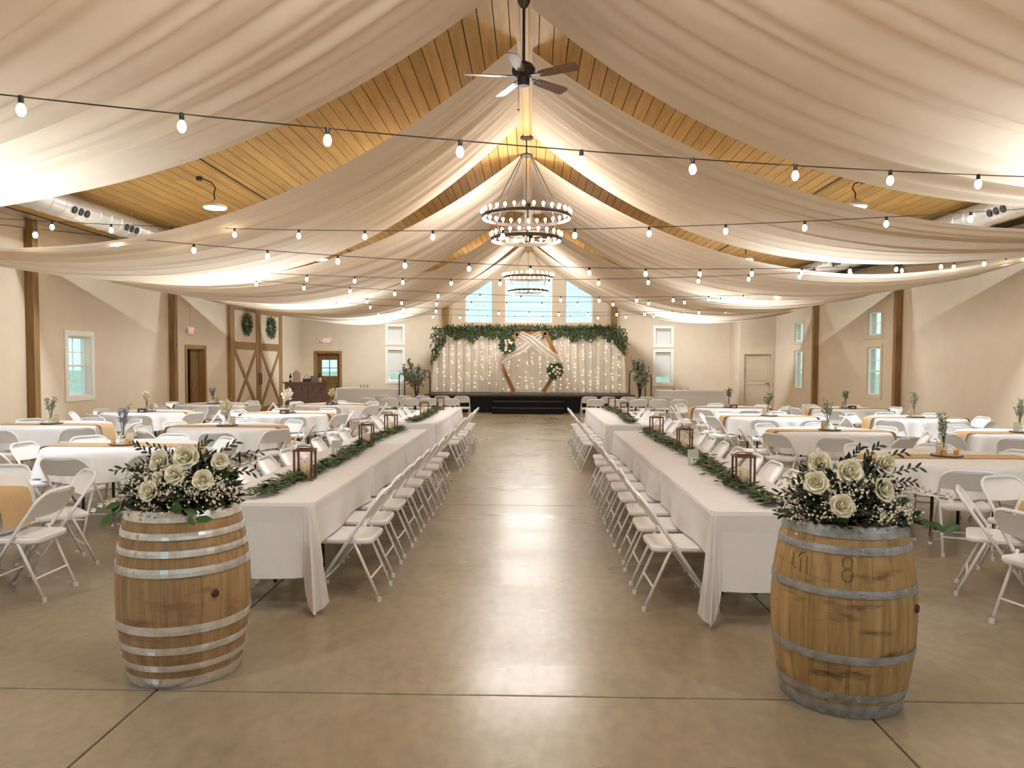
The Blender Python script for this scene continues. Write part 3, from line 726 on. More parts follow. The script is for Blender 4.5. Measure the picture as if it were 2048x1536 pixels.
def folding_table(cx, cy, lx, ly, label, group, h=.735):
    t = thing('folding_table', label, 'table', (cx, cy, 0), 0, group)
    mb = MB(); slab(mb, [(rrect(lx/2, ly/2, .03), h-.035), (rrect(lx/2, ly/2, .03), h)]); mb.build('tabletop', 'trim_white', t)
    for s_ in (-1, 1):
        for q in (-1, 1):
            if ly > lx: p = (q*(lx/2-.24), s_*(ly/2-.70))
            else: p = (s_*(lx/2-.28), q*(ly/2-.12))
            MB().tube([(p[0], p[1], 0), (p[0], p[1], h-.035)], .014, 8).build('leg', 'black_metal', t)
    return t
TX = {'L': (-2.205, -1.46), 'R': (1.165, 1.91)}
ROWS = {'L': 'the long table row on the barn-door half', 'R': 'the long table row on the closet half'}
ROWN = {'L': 'barn-door half', 'R': 'closet half'}
GR = {'L': [(4.95, 10.5, 3), (11.55, 15.8, 2)], 'R': [(4.78, 10.45, 3), (11.5, 15.8, 2)]}
for sd in 'LR':
    x0, x1 = TX[sd]
    for gi, (ya, yb, nt_) in enumerate(GR[sd]):
        step = (yb-ya)/nt_
        for k in range(nt_):
            y0, y1 = ya+k*step+.005, ya+(k+1)*step-.005
            which = '%s in %s run, %s' % (ORD[k], ('barrel-end' if gi == 0 else 'stage-end'), ROWN[sd])
            folding_table((x0+x1)/2, (y0+y1)/2, x1-x0-.012, y1-y0-.012, 'rectangular folding table under white cloth, '+which, 'long folding tables')
            mb = MB(); rect_cloth(mb, x0, x1, y0, y1, .752, (.285, .50 if k == 0 else .27, .285, .50 if k == nt_-1 else .27), seed=gi*7+k+(50 if sd == 'R' else 0), corner=.06, ext=.33)
            tag(mb.build('tablecloth', 'linen', smooth=False), 'white tablecloth on long folding table, '+which, 'tablecloth', 'long white tablecloths')
        # chairs on both sides
        nch = 9 if gi == 0 else 7; y0 = (5.42 if sd == 'L' else 5.28) if gi == 0 else 11.85; dy = .595 if gi == 0 else .58
        xa, xo = (x1+.13, x0-.13) if sd == 'L' else (x0-.13, x1+.13); fx = -1 if sd == 'L' else 1
        for k in range(nch):
            end = 'near-barrel' if gi == 0 else 'near-stage'
            put_chair(xa+random.uniform(-.015, .02)*-fx, y0+k*dy, fx, 0, 'white folding chair, %s from barrels, aisle side of %s tables, %s' % (ORD[k], end, ROWN[sd]), 'aisle-side chairs, '+ROWN[sd])
            put_chair(xo+random.uniform(-.015, .02)*fx, y0+k*dy, -fx, 0, 'white folding chair, %s from barrels, outer side of %s tables, %s' % (ORD[k], end, ROWN[sd]), 'outer-side chairs, '+ROWN[sd])
# rows of chairs facing the stage
for row, nm, L_, R_ in (('far', 'front row', [-1.91, -2.45, -2.98, -3.5, -4.1], [1.61, 2.14, 2.67, 3.17, 3.68]), ('near', 'second row', [-2.05, -2.62, -3.1, -3.62, -4.2], [1.66, 2.22, 2.74, 3.26, 3.78])):
    y = 20.75 if row == 'far' else 19.25
    for k, x in enumerate(L_): put_chair(x, y+.2, .05, 1, 'white folding chair facing stage, %s, %s from aisle, barn-door half' % (nm, ORD[k]), 'chairs facing the stage')
    for k, x in enumerate(R_): put_chair(x, y+.2, -.05, 1, 'white folding chair facing stage, %s, %s from aisle, closet half' % (nm, ORD[k]), 'chairs facing the stage')
put_chair(*atz(1562, 822, 0).xy[:], -.9, -.45, 'lone white folding chair set apart by the closet wall and window', 'chairs set apart')

# ------------------------------------------------------------------ round tables
RTAB = {}
def round_table(key, cx, cy, off, nm, chairs):
    t = thing('round_table', 'round folding table under white cloth, '+nm, 'table', (cx, cy, 0), 0, 'round tables')
    MB().lathe([(.001, .70), (.76, .70), (.765, .715), (.76, .735), (.001, .735)], 40).build('tabletop', 'trim_white', t)
    for a in range(4):
        th = PI/4+a*PI/2; MB().tube([(.42*math.cos(th), .42*math.sin(th), 0), (.40*math.cos(th), .40*math.sin(th), .70)], .015, 6).build('leg', 'black_metal', t)
    rnd = random.Random(hash(key) % 1000 if False else sum(map(ord, key))); ph = [rnd.uniform(0, 6.28) for _ in range(4)]
    mb = MB(); N = 144; rows = [(.0, .752, 0), (.75, .752, 0), (.785, .747, 0), (.80, .735, 0), (.81, .70, .15), (.822, .63, .5), (.835, .54, .8), (.845, .458, 1)]
    def fn(u, v):
        i = round(v*(len(rows)-1)); r, z, k = rows[i]; th = 2*PI*u
        msk = 1-math.exp(-(math.sin(th)/.45)**2)
        w_ = (math.sin(17*th+ph[0])+.6*math.sin(26*th+ph[1])+.4*math.sin(9*th+ph[2]))*.032
        return (max(r+k*(w_*msk), .0)*math.cos(th), max(r+k*(w_*msk), 0)*math.sin(th), z+(.012+k*.01*math.sin(2*th+ph[3]) if i == len(rows)-1 else 0))
    mb.grid(fn, N, len(rows)-1, closeu=True)
    tag(mb.build('round_tablecloth', 'linen', None, (cx, cy, 0), smooth=True), 'white cloth over the round table, '+nm, 'tablecloth', 'round white tablecloths')
    # runner
    pts = [(-.885, .50), (-.875, .60), (-.855, .70), (-.835, .745), (-.79, .7585), (-.4, .758), (0, .758), (.4, .758), (.79, .7585), (.835, .745), (.855, .70), (.875, .60), (.885, .50)]
    mb = MB(); mb.grid(lambda u, v: (pts[round(u*12)][0], (v-.5)*.34, pts[round(u*12)][1]+.003*math.sin(v*9+u*7)*(abs(pts[round(u*12)][0]) > .8)), 12, 6)
    tag(mb.build('table_runner', 'burlap', None, (cx, cy, 0), smooth=True), 'tan burlap runner across the round table, '+nm, 'table runner', 'burlap runners')
    SIDES = {0: 'closet side', 45: 'stage-closet corner', 90: 'stage side', 135: 'stage-barn corner', 180: 'barn side', 225: 'barrel-barn corner', 270: 'barrel side', 315: 'barrel-closet corner'}
    for a in chairs:
        th = math.radians(a+off+random.uniform(-4, 4)); r = .93+random.uniform(-.02, .08)
        put_chair(cx+r*math.cos(th), cy+r*math.sin(th), -math.cos(th), -math.sin(th), 'white folding chair, %s of round table, %s' % (SIDES[a], nm), 'chairs at round tables')
ALL = [0, 45, 90, 135, 180, 225, 270, 315]
P = lambda x, y: atz(x, y, .755)
RT_ = [('La', (-4.58, 5.30), 0, 'barn aisle column, nearest barrels', ALL), ('L1', (-4.55, 8.25), 0, 'barn aisle column, second', ALL), ('L3', (-4.42, 10.8), 12, 'barn aisle column, third', ALL),
       ('L5', (-4.47, 13.65), 20, 'barn aisle column, fourth', ALL), ('L7', (-4.43, 16.6), 10, 'barn aisle column, fifth', ALL),
       ('L2', (-7.12, 10.95), 5, 'barn wall column, nearest barrels', ALL), ('L4', (-7.15, 13.8), 22, 'barn wall column, second', ALL), ('L6', (-7.05, 16.5), 22, 'barn wall column, third', ALL),
       ('Ra', (4.25, 5.10), 18, 'closet aisle column, nearest barrels', ALL), ('R1', (4.24, 7.72), 22.5, 'closet aisle column, second', ALL), ('R2', (4.22, 10.67), -14, 'closet aisle column, third', ALL),
       ('R5', (4.28, 13.55), 21, 'closet aisle column, fourth', ALL), ('R7', (4.28, 16.2), 0, 'closet aisle column, fifth', ALL),
       ('R3', (6.78, 10.5), 10, 'closet wall column, nearest barrels', ALL), ('R4', (6.80, 13.4), 0, 'closet wall column, second', ALL), ('R6', (6.72, 16.1), 14, 'closet wall column, third', ALL)]
for key, (cx, cy), off, nm, ch in RT_:
    round_table(key, cx, cy, off, nm, ch); RTAB[key] = (cx, cy, nm)

# centrepieces
def bunch(mb_s, mb_l, rnd, H, spread, nst, leafL, leafW, dens, zb=.05):
    for k in range(nst):
        a = rnd.uniform(0, 2*PI); rr = spread*math.sqrt(rnd.random()); hh = H*rnd.uniform(.75, 1.05)
        top = Vector((rr*math.cos(a), rr*math.sin(a), hh)); mid = Vector((rr*.25*math.cos(a), rr*.25*math.sin(a), hh*.5))
        P_ = lambda u: (Vector((0, 0, zb))*(1-u)**2 + mid*2*u*(1-u) + top*u*u)
        mb_s.tube([P_(i/5) for i in range(6)], .0025, 4)
        for j in range(dens):
            u = rnd.uniform(.55, 1.0); p = P_(u); b_ = rnd.uniform(0, 2*PI)
            mb_l.leaf(p, (math.cos(b_), math.sin(b_), rnd.uniform(.2, 1.3)), (math.cos(b_+1.5), math.sin(b_+1.5), .3), leafL*rnd.uniform(.6, 1.2), leafW*rnd.uniform(.7, 1.2), .15)
CP = {'La': None, 'Ra': None, 'L1': ('dried_lavender', 'lavender grey', .42), 'L2': ('dried_sage', 'pale sage green', .36), 'L3': ('dried_cream', 'creamy white', .36), 'L4': ('dried_cream', 'ivory', .34),
      'L5': ('petal_white', 'white and green', .40), 'L6': ('dried_lavender', 'dusky purple', .34), 'L7': ('dried_cream', 'yellow cream', .32),
      'R1': ('dried_sage', 'silvery grey', .42), 'R2': ('dried_sage', 'grey sage', .40), 'R3': ('dried_sage', 'dried beige grey', .44), 'R4': ('dried_sage', 'wispy grey', .44), 'R5': ('leaf_grey', 'olive green', .40), 'R6': ('leaf_grey', 'dark grey green', .34), 'R7': ('leaf_grey', 'thin olive', .38)}
BOXED = {'L4', 'L5', 'L7', 'R6', 'R7'}
for key, v in CP.items():
    if v is None: continue
    cx, cy, nm = RTAB[key]; mt_, cn, H = v; z0 = .7615; rnd = random.Random(sum(map(ord, key))*3)
    ws = thing('wood_slice', 'round wood slice with bark rim on the table, '+nm, 'wood slice', (cx, cy, z0), 0, 'wood slice centrepieces')
    MB().lathe([(.001, .014), (.135, .014), (.14, .001), (.001, .0)], 20).build('cut_face', 'card_kraft', ws)
    MB().lathe([(.136, .0145), (.148, .013), (.15, .004), (.14, 0)], 20).build('bark_rim', 'bark', ws)
    vs = thing('bud_vase', 'clear jar of %s dried flowers, %s' % (cn, nm), 'vase', (cx-.02, cy+.02, z0+.015), 0, 'bud vases')
    MB().lathe([(.001, .001), (.036, .001), (.038, .02), (.038, .07), (.024, .095), (.022, .13), (.026, .135)], 14).build('jar', 'jar_glass', vs, smooth=True)
    s_, l_ = MB(), MB(); bunch(s_, l_, rnd, H, .085 if key not in ('L5',) else .12, 9, *((.075, .03, 13) if mt_ in ('dried_cream', 'petal_white') else (.05, .02, 14)))
    s_.build('stems', 'stem_green', vs); stuff(l_.build('dried_flowers', mt_, vs))
    cf = thing('table_card', 'small kraft table number card standing beside flowers, '+nm, 'card', (cx+.085*(1 if key[0] == 'L' else -1), cy-.02, z0+.0145), rnd.uniform(-.3, .3), 'table number cards')
    MB().obox((0, 0, .062), (.042, 0, 0), (0, .004, 0), (0, .0, .062)).build('card_panel', 'card_kraft', cf)
    MB().box(-.03, .03, -.006, -.004, .03, .033).box(-.03, .03, -.006, -.004, .09, .093).build('border', 'ink_white', cf)
    if key in BOXED:
        bx0 = thing('keepsake_box', 'small dark wooden box on the table, '+nm, 'box', (cx+.02, cy-.22, .7605), rnd.uniform(-.2, .2), 'dark wooden boxes')
        MB().box(-.07, .07, -.045, .045, 0, .05).build('box_body', 'dark_box', bx0); MB().box(-.072, .072, -.047, .047, .05, .065).build('lid', 'dark_box', bx0); MB().box(-.035, .035, -.0475, -.045, .012, .04).build('tag', 'pink_box', bx0)
    for q in range(2):
        tl = thing('tea_light', 'small white candle in glass cup, %s, %s' % (('beside the card', 'beside the jar')[q], nm), 'candle', (cx+(.07 if q else -.075), cy-.075+.03*q, z0+.0145), 0, 'tea lights')
        MB().lathe([(.001, .001), (.022, .001), (.025, .05)], 12).build('cup', 'amber_glass' if key in ('L1', 'R1') else 'jar_glass', tl); MB().lathe([(.001, .0015), (.019, .0015), (.019, .028), (.001, .028)], 12).build('wax', 'candle_white', tl)

# ------------------------------------------------------------------ garlands, lanterns, cards on the long tables
def garland(xc, ya, yb, seed, label):
    rnd = random.Random(seed); t = thing('leaf_garland', label, 'garland', (xc, ya, .7545), 0, 'leaf garlands'); L = yb-ya
    path = lambda u: Vector((.035*math.sin(u*L*1.7+seed), u*L, .022))
    MB().tube([path(i/30) for i in range(31)], .006, 5).build('stem', 'stem_brown', t)
    a, b_ = MB(), MB()
    for k in range(int(L*330)):
        u = rnd.random(); p = path(u)+Vector((rnd.gauss(0, .035), 0, rnd.uniform(0, .035))); an = rnd.choice((-1, 1))*rnd.uniform(.3, 1.5)+PI/2*0
        d = Vector((math.sin(an), math.cos(an)*rnd.choice((-1, 1)), rnd.uniform(-.1, .5)))
        (a if rnd.random() < .6 else b_).leaf(p, d, (rnd.gauss(0, .4), rnd.gauss(0, .4), 1), rnd.uniform(.06, .11), rnd.uniform(.02, .035), .12)
    for mm in (a, b_): mm.v = [(x, y, max(z, .003)) for (x, y, z) in mm.v]
    stuff(a.build('dark_leaves', 'leaf_green', t)); stuff(b_.build('olive_leaves', 'leaf_olive', t))
XG = {'L': -1.83, 'R': 1.60}
for sd in 'LR':
    for gi, (ya, yb, _) in enumerate(GR[sd]):
        garland(XG[sd], ya+.10, yb-.15 if gi == 0 else yb-.3, 11+gi+(5 if sd == 'R' else 0), 'green leaf garland along the %s tables, %s' % (('near-barrel', 'near-stage')[gi], ROWN[sd]))
lan0 = None
LAN = {'L': [(-1.80, 5.92), (-1.84, 8.35), (-1.86, 9.93), (-1.85, 13.0), (-1.80, 14.9)], 'R': [(1.62, 5.72), (1.65, 8.05), (1.64, 9.8), (1.66, 13.3), (1.64, 15.2)]}
for sd in 'LR':
    for k, (x, y) in enumerate(LAN[sd]):
        z = .7545+.058
        x += .0
        if lan0 is None:
            lan0 = thing('lantern', '', 'lantern', group='metal lanterns'); s, H = .068, .23
            for i in (-1, 1):
                for j in (-1, 1): MB().box(i*s-.007, i*s+.007, j*s-.007, j*s+.007, .012, H).build('post', 'lantern_metal', lan0)
            MB().box(-s-.012, s+.012, -s-.012, s+.012, 0, .012).build('base', 'lantern_metal', lan0)
            mb = MB()
            for i in (-1, 1): mb.box(-s-.010, s+.010, i*s-.010, i*s+.010, H, H+.014).box(i*s-.010, i*s+.010, -s+.010, s-.010, H, H+.014)
            mb.build('top_frame', 'lantern_metal', lan0)
            MB().tube([(-s, 0, H+.014), (-s*.8, 0, H+.03), (0, 0, H+.036), (s*.8, 0, H+.03), (s, 0, H+.014)], .004, 5).build('handle', 'lantern_metal', lan0)
            for i in (-1, 1):
                MB().box(i*s-.001, i*s+.001, -s+.007, s-.007, .014, H-.002).build('glass_pane', 'lantern_glass', lan0)
                MB().box(-s+.007, s-.007, i*s-.001, i*s+.001, .014, H-.002).build('glass_pane', 'lantern_glass', lan0)
            c_ = MB().lathe([(.001, .0125), (.038, .0125), (.039, .125), (.034, .137), (.001, .131)], 16).build('candle', 'candle_wax', lan0, smooth=True)
            MB().tube([(0,0,.13), (.001,0,.147)], .0015, 5).build('wick', 'black_metal', c_)
            o = lan0
        else: o = copy_tree(lan0)
        # lanterns stand beside the garland stem on the cloth
        o.location = (x+(.0), y, .7545); o.rotation_euler.z = random.uniform(-.12, .12)
        o['label'] = 'brown metal lantern with cream candle, %s from the barrels on long tables, %s' % (ORD[k], ROWN[sd])
for sd, num, (px, py) in (('L', '23', (711, 910)), ('R', '24', (1391, 931))):
    p = atz(px, py, .7545); p.x = XG[sd]+(-.13 if sd == 'L' else -.02)
    if sd == 'R': p.x = 1.50
    t = thing('table_card', 'sage green table card reading %s on the long table, %s' % (num, ROWN[sd]), 'card', (p.x, p.y, .7545), 0, 'numbered cards')
    c_ = MB().obox((0, .012, .072), (.05, 0, 0), (0, .003, 0), (0, .012, .072)).build('card_panel', 'card_green', t)
    inst('number', text_mesh('number_text', num, .058, 'ink_white', .001), t, (0, .0035, .047), rot=(PI/2-.16, 0, 0))
    MB().box(-.02, .02, .0, .06, 0, .004).build('easel', 'card_green', t)

# ------------------------------------------------------------------ wine barrels
ZS = 1.037
HB, RH, RB = .89, .28, .345
def rad(z): u = (z/HB*2-1); return RH+(RB-RH)*(1-u*u)
def barrel(loc, hoops, smat, hmat, label, nst=26, rz=0.0, bung=None):
    t = thing('wine_barrel', label, 'barrel', loc, rz, 'wine barrels'); t.scale = (1, 1, ZS)
    zs = [HB*i/10 for i in range(11)]; mb = MB(); da = 2*PI/nst*.495
    for inner in (0, 1):
        for z in zs:
            for a in (-da, -da*.35, da*.35, da):
                r = rad(z)-.026*inner-(.0012 if abs(a) == da and not inner else 0); mb.v.append((r*math.cos(a), r*math.sin(a), z))
    n4 = 4
    for i in range(10):
        for k in range(3):
            a = i*n4+k; mb.f.append((a, a+1, a+1+n4, a+n4)); b_ = 44+a; mb.f.append((b_, b_+n4, b_+n4+1, b_+1)); mb.mi += [0, 0]
        for k in (0, 3):
            a = i*n4+k; q = (a, a+n4, a+n4+44, a+44); mb.f.append(q if k == 0 else q[::-1]); mb.mi.append(0)
    for i in (0, 10):
        for k in range(3):
            a = i*n4+k; mb.f.append((a, a+44, a+45, a+1) if i == 0 else (a, a+1, a+45, a+44)); mb.mi.append(0)
    me = mb.mesh('stave', smat)
    for k in range(nst): inst('stave', me, t, (0,0,0), 2*PI*k/nst)
    for (z0, z1) in hoops:
        p = [(rad(z0)+.0005, z0), (rad(z0)+.004, z0), (rad((z0+z1)/2)+.005, (z0+z1)/2), (rad(z1)+.004, z1), (rad(z1)+.0005, z1)]
        h = MB().lathe(p, 56).build('hoop', hmat, t, smooth=False)
        for q in (-1, 1): MB().ball((0,0,0), .007, 6, 4).build('rivet', hmat, h, ((rad(z0)+.004)*math.cos(-2.0), (rad(z0)+.004)*math.sin(-2.0), (z0+z1)/2+q*(z1-z0)*.2))
    MB().lathe([(.001, HB-.03), (rad(HB)-.026, HB-.03), (rad(HB)-.026, HB-.05), (.001, HB-.05)], 32).build('head', smat, t)
    if bung:
        a, z = bung; MB().lathe([(.001, .012), (.018, .011), (.022, .0), (.001, 0)], 10).build('bung', 'dark_box', t, (rad(z)*math.cos(a), rad(z)*math.sin(a), z)).rotation_euler = (0, PI/2, a)
    return t
BL, BR = (-1.90, 4.04, 0), (1.595, 3.83, 0)
hl = [(.835, .888), (.752, .785), (.668, .702), (.572, .614), (.285, .330), (.185, .222), (.095, .128), (.002, .058)]
hr = [(.835, .888), (.765, .80), (.575, .61), (.27, .308), (.085, .12), (.002, .068)]
barrel(BL, hl, 'oak_stave', 'galvanised', 'oak wine barrel with eight shiny galvanised hoops, set before the barn-half tables', 22, .1, (-.80, .47))
bar_r = barrel(BR, hr, 'oak_stave_gold', 'weathered_hoop', 'golden oak wine barrel with dull grey hoops, set before the closet-half tables', 22, .3, (-1.0, .50))

def on_barrel(px, py):
    d = ray(px, py); k = 3.0
    while k < 4.5:
        p = CAM+d*k
        if 0 < p.z/ZS < HB and math.hypot(p.x-BR[0], p.y-BR[1]) <= rad(p.z/ZS)+.0005: break
        k += .002
    q = Vector((p.x-BR[0], p.y-BR[1], p.z/ZS)); a = math.atan2(q.y, q.x)-.3; r = rad(q.z)
    return (r*math.cos(a), r*math.sin(a), q.z)
ell = lambda cx, cy, rx, ry: [(cx+rx*math.cos(2*PI*k/16), cy+ry*math.sin(2*PI*k/16)) for k in range(17)]
plain('faded_stencil', (.19, .12, .058), .7, .3, 60)
for strokes in ([[(1588, 1103), (1586, 1128), (1592, 1136)], [(1597, 1113), (1602, 1106), (1612, 1103)], [(1602, 1116), (1600, 1143)], [(1614, 1112), (1613, 1148)]], [ell(1695, 1125, 10, 12), ell(1695, 1150, 11, 13)]):
    mb = MB()
    for st in strokes: mb.tube([on_barrel(*q) for q in st], .003, 5)
    mb.build('stencil_mark', 'faded_stencil', bar_r)

# ------------------------------------------------------------------ flower arrangements on the barrels
def petal_mesh(name, R_, H_, span, curl):
    def fn(u, v):
        q = (u*2-1); az = q*span*(.55+.45*math.sin(v*PI*.6)); r = R_*(.30+.70*math.sin(v*PI/2))+curl*v**4+.0025*math.sin(q*5+v*3)*v
        return (r*math.cos(az), r*math.sin(az), H_*math.sin(v*PI*.5)-.30*H_*q*q*q*q*v)
    return MB().grid(fn, 6, 5).mesh(name, 'rose_cream', True)
PET = [petal_mesh('petal_inner', .011, .041, 1.35, -.002), petal_mesh('petal_middle', .020, .041, 1.15, .0), petal_mesh('petal_outer', .029, .038, 1.0, .004), petal_mesh('petal_rim', .036, .030, .9, .009)]
CORE = MB().lathe([(.001, .034), (.006, .033), (.011, .026), (.014, .012), (.008, .0), (.001, -.003)], 10).mesh('rose_heart', 'rose_core', True)
LEAFM = {}
def leaf_mesh(nm, mat, L, W):
    mb = MB().grid(lambda u, v: ((u-.5)*W*math.sin(PI*min(1, .04+v*.96))**.8, v*L, -.18*L*v*v+.25*W*abs(u-.5)), 2, 6); LEAFM[nm] = mb.mesh('leaf', mat, True)
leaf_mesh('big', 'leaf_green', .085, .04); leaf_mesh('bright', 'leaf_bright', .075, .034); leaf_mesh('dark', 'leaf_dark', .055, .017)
def orient(d, nrm):
    d = Vector(d).normalized(); n = Vector(nrm); s = d.cross(n); s = s.normalized() if s.length > 1e-3 else d.orthogonal().normalized(); n = s.cross(d)
    return Matrix((s, d, n)).transposed().to_euler()
def arrangement(base, roses, seed, label, sprigs, tails):
    rnd = random.Random(seed); t = thing('flower_arrangement', label, 'flowers', (base[0], base[1], (HB-.029)*ZS), 0, 'barrel flower arrangements')
    MB().lathe([(.001, .0), (.11, .0), (.15, .05), (.145, .055), (.1, .05), (.001, .05)], 20).build('bowl', 'black_metal', t)
    fol = MB()
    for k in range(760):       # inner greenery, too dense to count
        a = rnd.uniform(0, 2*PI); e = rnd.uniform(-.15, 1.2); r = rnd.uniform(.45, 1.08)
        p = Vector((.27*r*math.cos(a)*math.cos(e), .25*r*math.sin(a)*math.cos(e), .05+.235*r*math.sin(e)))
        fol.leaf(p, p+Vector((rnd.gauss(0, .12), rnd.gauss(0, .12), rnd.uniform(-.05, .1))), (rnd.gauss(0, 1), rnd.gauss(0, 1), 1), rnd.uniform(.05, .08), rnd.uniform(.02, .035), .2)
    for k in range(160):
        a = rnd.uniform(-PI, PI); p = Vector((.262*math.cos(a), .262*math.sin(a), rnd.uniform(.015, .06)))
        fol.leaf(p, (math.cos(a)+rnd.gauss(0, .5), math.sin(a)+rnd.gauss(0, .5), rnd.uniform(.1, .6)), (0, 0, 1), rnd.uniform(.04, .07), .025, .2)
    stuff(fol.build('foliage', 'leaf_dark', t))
    for (x, y, z, s, dx, dz) in roses:
        r0 = inst('rose', CORE, t, (x, y, z), scale=s*1.15, rot=orient((0, .3, 1), (dx, -1, dz*.55)))
        q = r0.rotation_euler
        for li, (n, me) in enumerate(zip((3, 4, 5, 5), PET)):
            for k in range(n):
                inst('petal', me, r0, (0, 0, -.003*li), 2*PI*(k+li*.37)/n+rnd.uniform(-.15, .15), scale=rnd.uniform(.94, 1.07))
    gy, gs = MB(), MB()
    for c in range(52):        # baby's breath
        a = rnd.uniform(-PI, PI); a = a if rnd.random() < .3 else rnd.uniform(-PI*.95, -PI*.05); e = rnd.uniform(-.12, 1.1)
        p = Vector((.31*math.cos(a)*math.cos(e), .28*math.sin(a)*math.cos(e), .055+.20*math.sin(e)))
        gs.tube([p*.4+Vector((0,0,.03)), p], .0012, 3)
        for j in range(21):
            q = p+Vector((rnd.gauss(0, .026), rnd.gauss(0, .022), rnd.gauss(0, .02))); gy.ball(q, rnd.uniform(.004, .0075), 6, 4)
    stuff(gy.build('baby_breath', 'gyp_white', t, smooth=True)); gs.build('baby_breath_stems', 'stem_green', t)
    for k in range(90):        # leaves that can be told apart
        a = rnd.uniform(-PI, PI) if rnd.random() < .4 else rnd.uniform(-PI, 0); e = rnd.uniform(-.25, .95)
        d = Vector((math.cos(a)*math.cos(e), math.sin(a)*math.cos(e), math.sin(e)))
        p = Vector((.25*d.x, .23*d.y, .06+.17*max(d.z, -.1))); kind = rnd.choice(('big', 'big', 'dark', 'bright') if k < 40 else ('big', 'dark', 'dark'))
        inst('leaf', LEAFM[kind], t, p, scale=rnd.uniform(.7, 1.15), rot=orient(d+Vector((rnd.gauss(0, .3), rnd.gauss(0, .3), rnd.gauss(0, .2))), (rnd.gauss(0, .4), rnd.gauss(-.4, .4), 1)))
    for (p0, p1, lift) in sprigs:   # dark narrow-leaved sprigs reaching out
        p0, p1 = Vector(p0), Vector(p1); mid = (p0+p1)/2+Vector((0, 0, lift))
        Pq = lambda u: p0*(1-u)**2+mid*2*u*(1-u)+p1*u*u
        st = MB().tube([Pq(i/6) for i in range(7)], .0018, 4).build('sprig', 'stem_brown', t)
        for j in range(9):
            u = .3+.7*j/8; d = (Pq(min(1, u+.02))-Pq(u-.02)).normalized(); sd = Vector((-d.z, rnd.gauss(0, .4), d.x))*(1 if j % 2 else -1)
            inst('sprig_leaf', LEAFM['dark'], st, Pq(u), scale=rnd.uniform(.6, .9), rot=orient(d+sd*.7, (0, -1, .4)))
    for (p0, p1, n, kind) in tails:  # trailing white blossom or leaf stems
        p0, p1 = Vector(p0), Vector(p1)
        st = MB().tube([p0+(p1-p0)*(i/5)+Vector((0,0,.02*math.sin(PI*i/5))) for i in range(6)], .0022, 4).build('trailing_stem', 'stem_green', t)
        for j in range(n):
            u = j/(n-1); p = p0+(p1-p0)*u+Vector((rnd.gauss(0, .01), rnd.gauss(0, .01), rnd.gauss(0, .012)+.02*math.sin(PI*u)))
            if kind == 'blossom':
                bl = MB()
                for q in range(5):
                    a = 2*PI*q/5; bl.leaf((0,0,0), (math.cos(a), -.5, math.sin(a)), (0, -1, 0), .022, .016, -.2)
                bl.build('blossom', 'petal_white', st, p)
            else: inst('trailing_leaf', LEAFM['bright'], st, p, scale=rnd.uniform(.8, 1.2), rot=orient((p1-p0).normalized()+Vector((rnd.gauss(0, .6), rnd.gauss(0, .5), rnd.gauss(0, .5))), (0, -1, .5)))
    return t
def off_(base, px, py, y):
    p = atY(px, py, base[1]+y); return (p.x-base[0], y, p.z-(HB-.029)*ZS)
def rose_at(base, px, py, y, s, dx=0, dz=.4):
    p = off_(base, px, py, y); return (p[0], p[1], p[2], s, dx, dz)
arrangement(BL, [rose_at(BL, 302, 984, -.26, 1.05, -.2, .1), rose_at(BL, 352, 950, -.22, 1.0, 0, .3), rose_at(BL, 375, 915, -.12, 1.3, .1, .6), rose_at(BL, 325, 925, -.14, 1.2, -.3, .8), rose_at(BL, 407, 960, -.20, 1.0, .3, .2),
     rose_at(BL, 440, 922, -.06, .9, .5, .7), rose_at(BL, 318, 955, -.20, .6, -.1, .4)], 5, 'white rose and baby\'s breath arrangement on the shiny-hooped wine barrel',
    [((-.1, -.05, .2), off_(BL, 228, 942, -.1), .05), ((-.1, 0, .2), off_(BL, 270, 890, 0), .04), ((0, 0, .25), off_(BL, 300, 892, .05), .03), ((.1, 0, .2), off_(BL, 470, 885, .05), .03), ((.12, 0, .2), off_(BL, 520, 905, .05), .04), ((.15, 0, .15), off_(BL, 505, 945, 0), .05), ((.03, 0, .25), off_(BL, 412, 882, .05), .02)],
    [((-.2, -.15, .06), off_(BL, 195, 1015, -.2), 9, 'blossom'), ((.15, 0, .16), off_(BL, 515, 925, .0), 9, 'blossom'), ((-.2, -.18, .05), off_(BL, 225, 1030, -.22), 5, 'leaf'), ((.06, -.26, .06), off_(BL, 388, 1040, -.33), 5, 'leaf')])
arrangement(BR, [rose_at(BR, 1682, 1012, -.26, 1.15, -.1, .1), rose_at(BR, 1632, 965, -.18, 1.1, -.4, .3), rose_at(BR, 1695, 945, -.14, 1.25, 0, .8), rose_at(BR, 1762, 980, -.2, 1.1, .3, .2), rose_at(BR, 1764, 930, -.05, 1.15, .3, .7), rose_at(BR, 1637, 925, -.02, 1.05, -.3, .8)], 9,
    'white rose and greenery arrangement on the grey-hooped wine barrel',
    [((.0, 0, .25), off_(BR, 1720, 895, .0), .03), ((.05, 0, .25), off_(BR, 1757, 892, .05), .02), ((.08, 0, .25), off_(BR, 1808, 905, .05), .03), ((.15, 0, .2), off_(BR, 1838, 935, .0), .03), ((.15, -.05, .18), off_(BR, 1830, 965, -.05), .03), ((-.15, -.1, .12), off_(BR, 1558, 985, -.1), .03), ((-.18, -.15, .08), off_(BR, 1560, 1030, -.15), .03)],
    [((.15, -.02, .16), off_(BR, 1900, 995, .0), 12, 'blossom'), ((-.12, 0, .16), off_(BR, 1565, 955, .0), 8, 'blossom'), ((.22, -.12, .05), off_(BR, 1885, 1065, -.1), 11, 'leaf')])

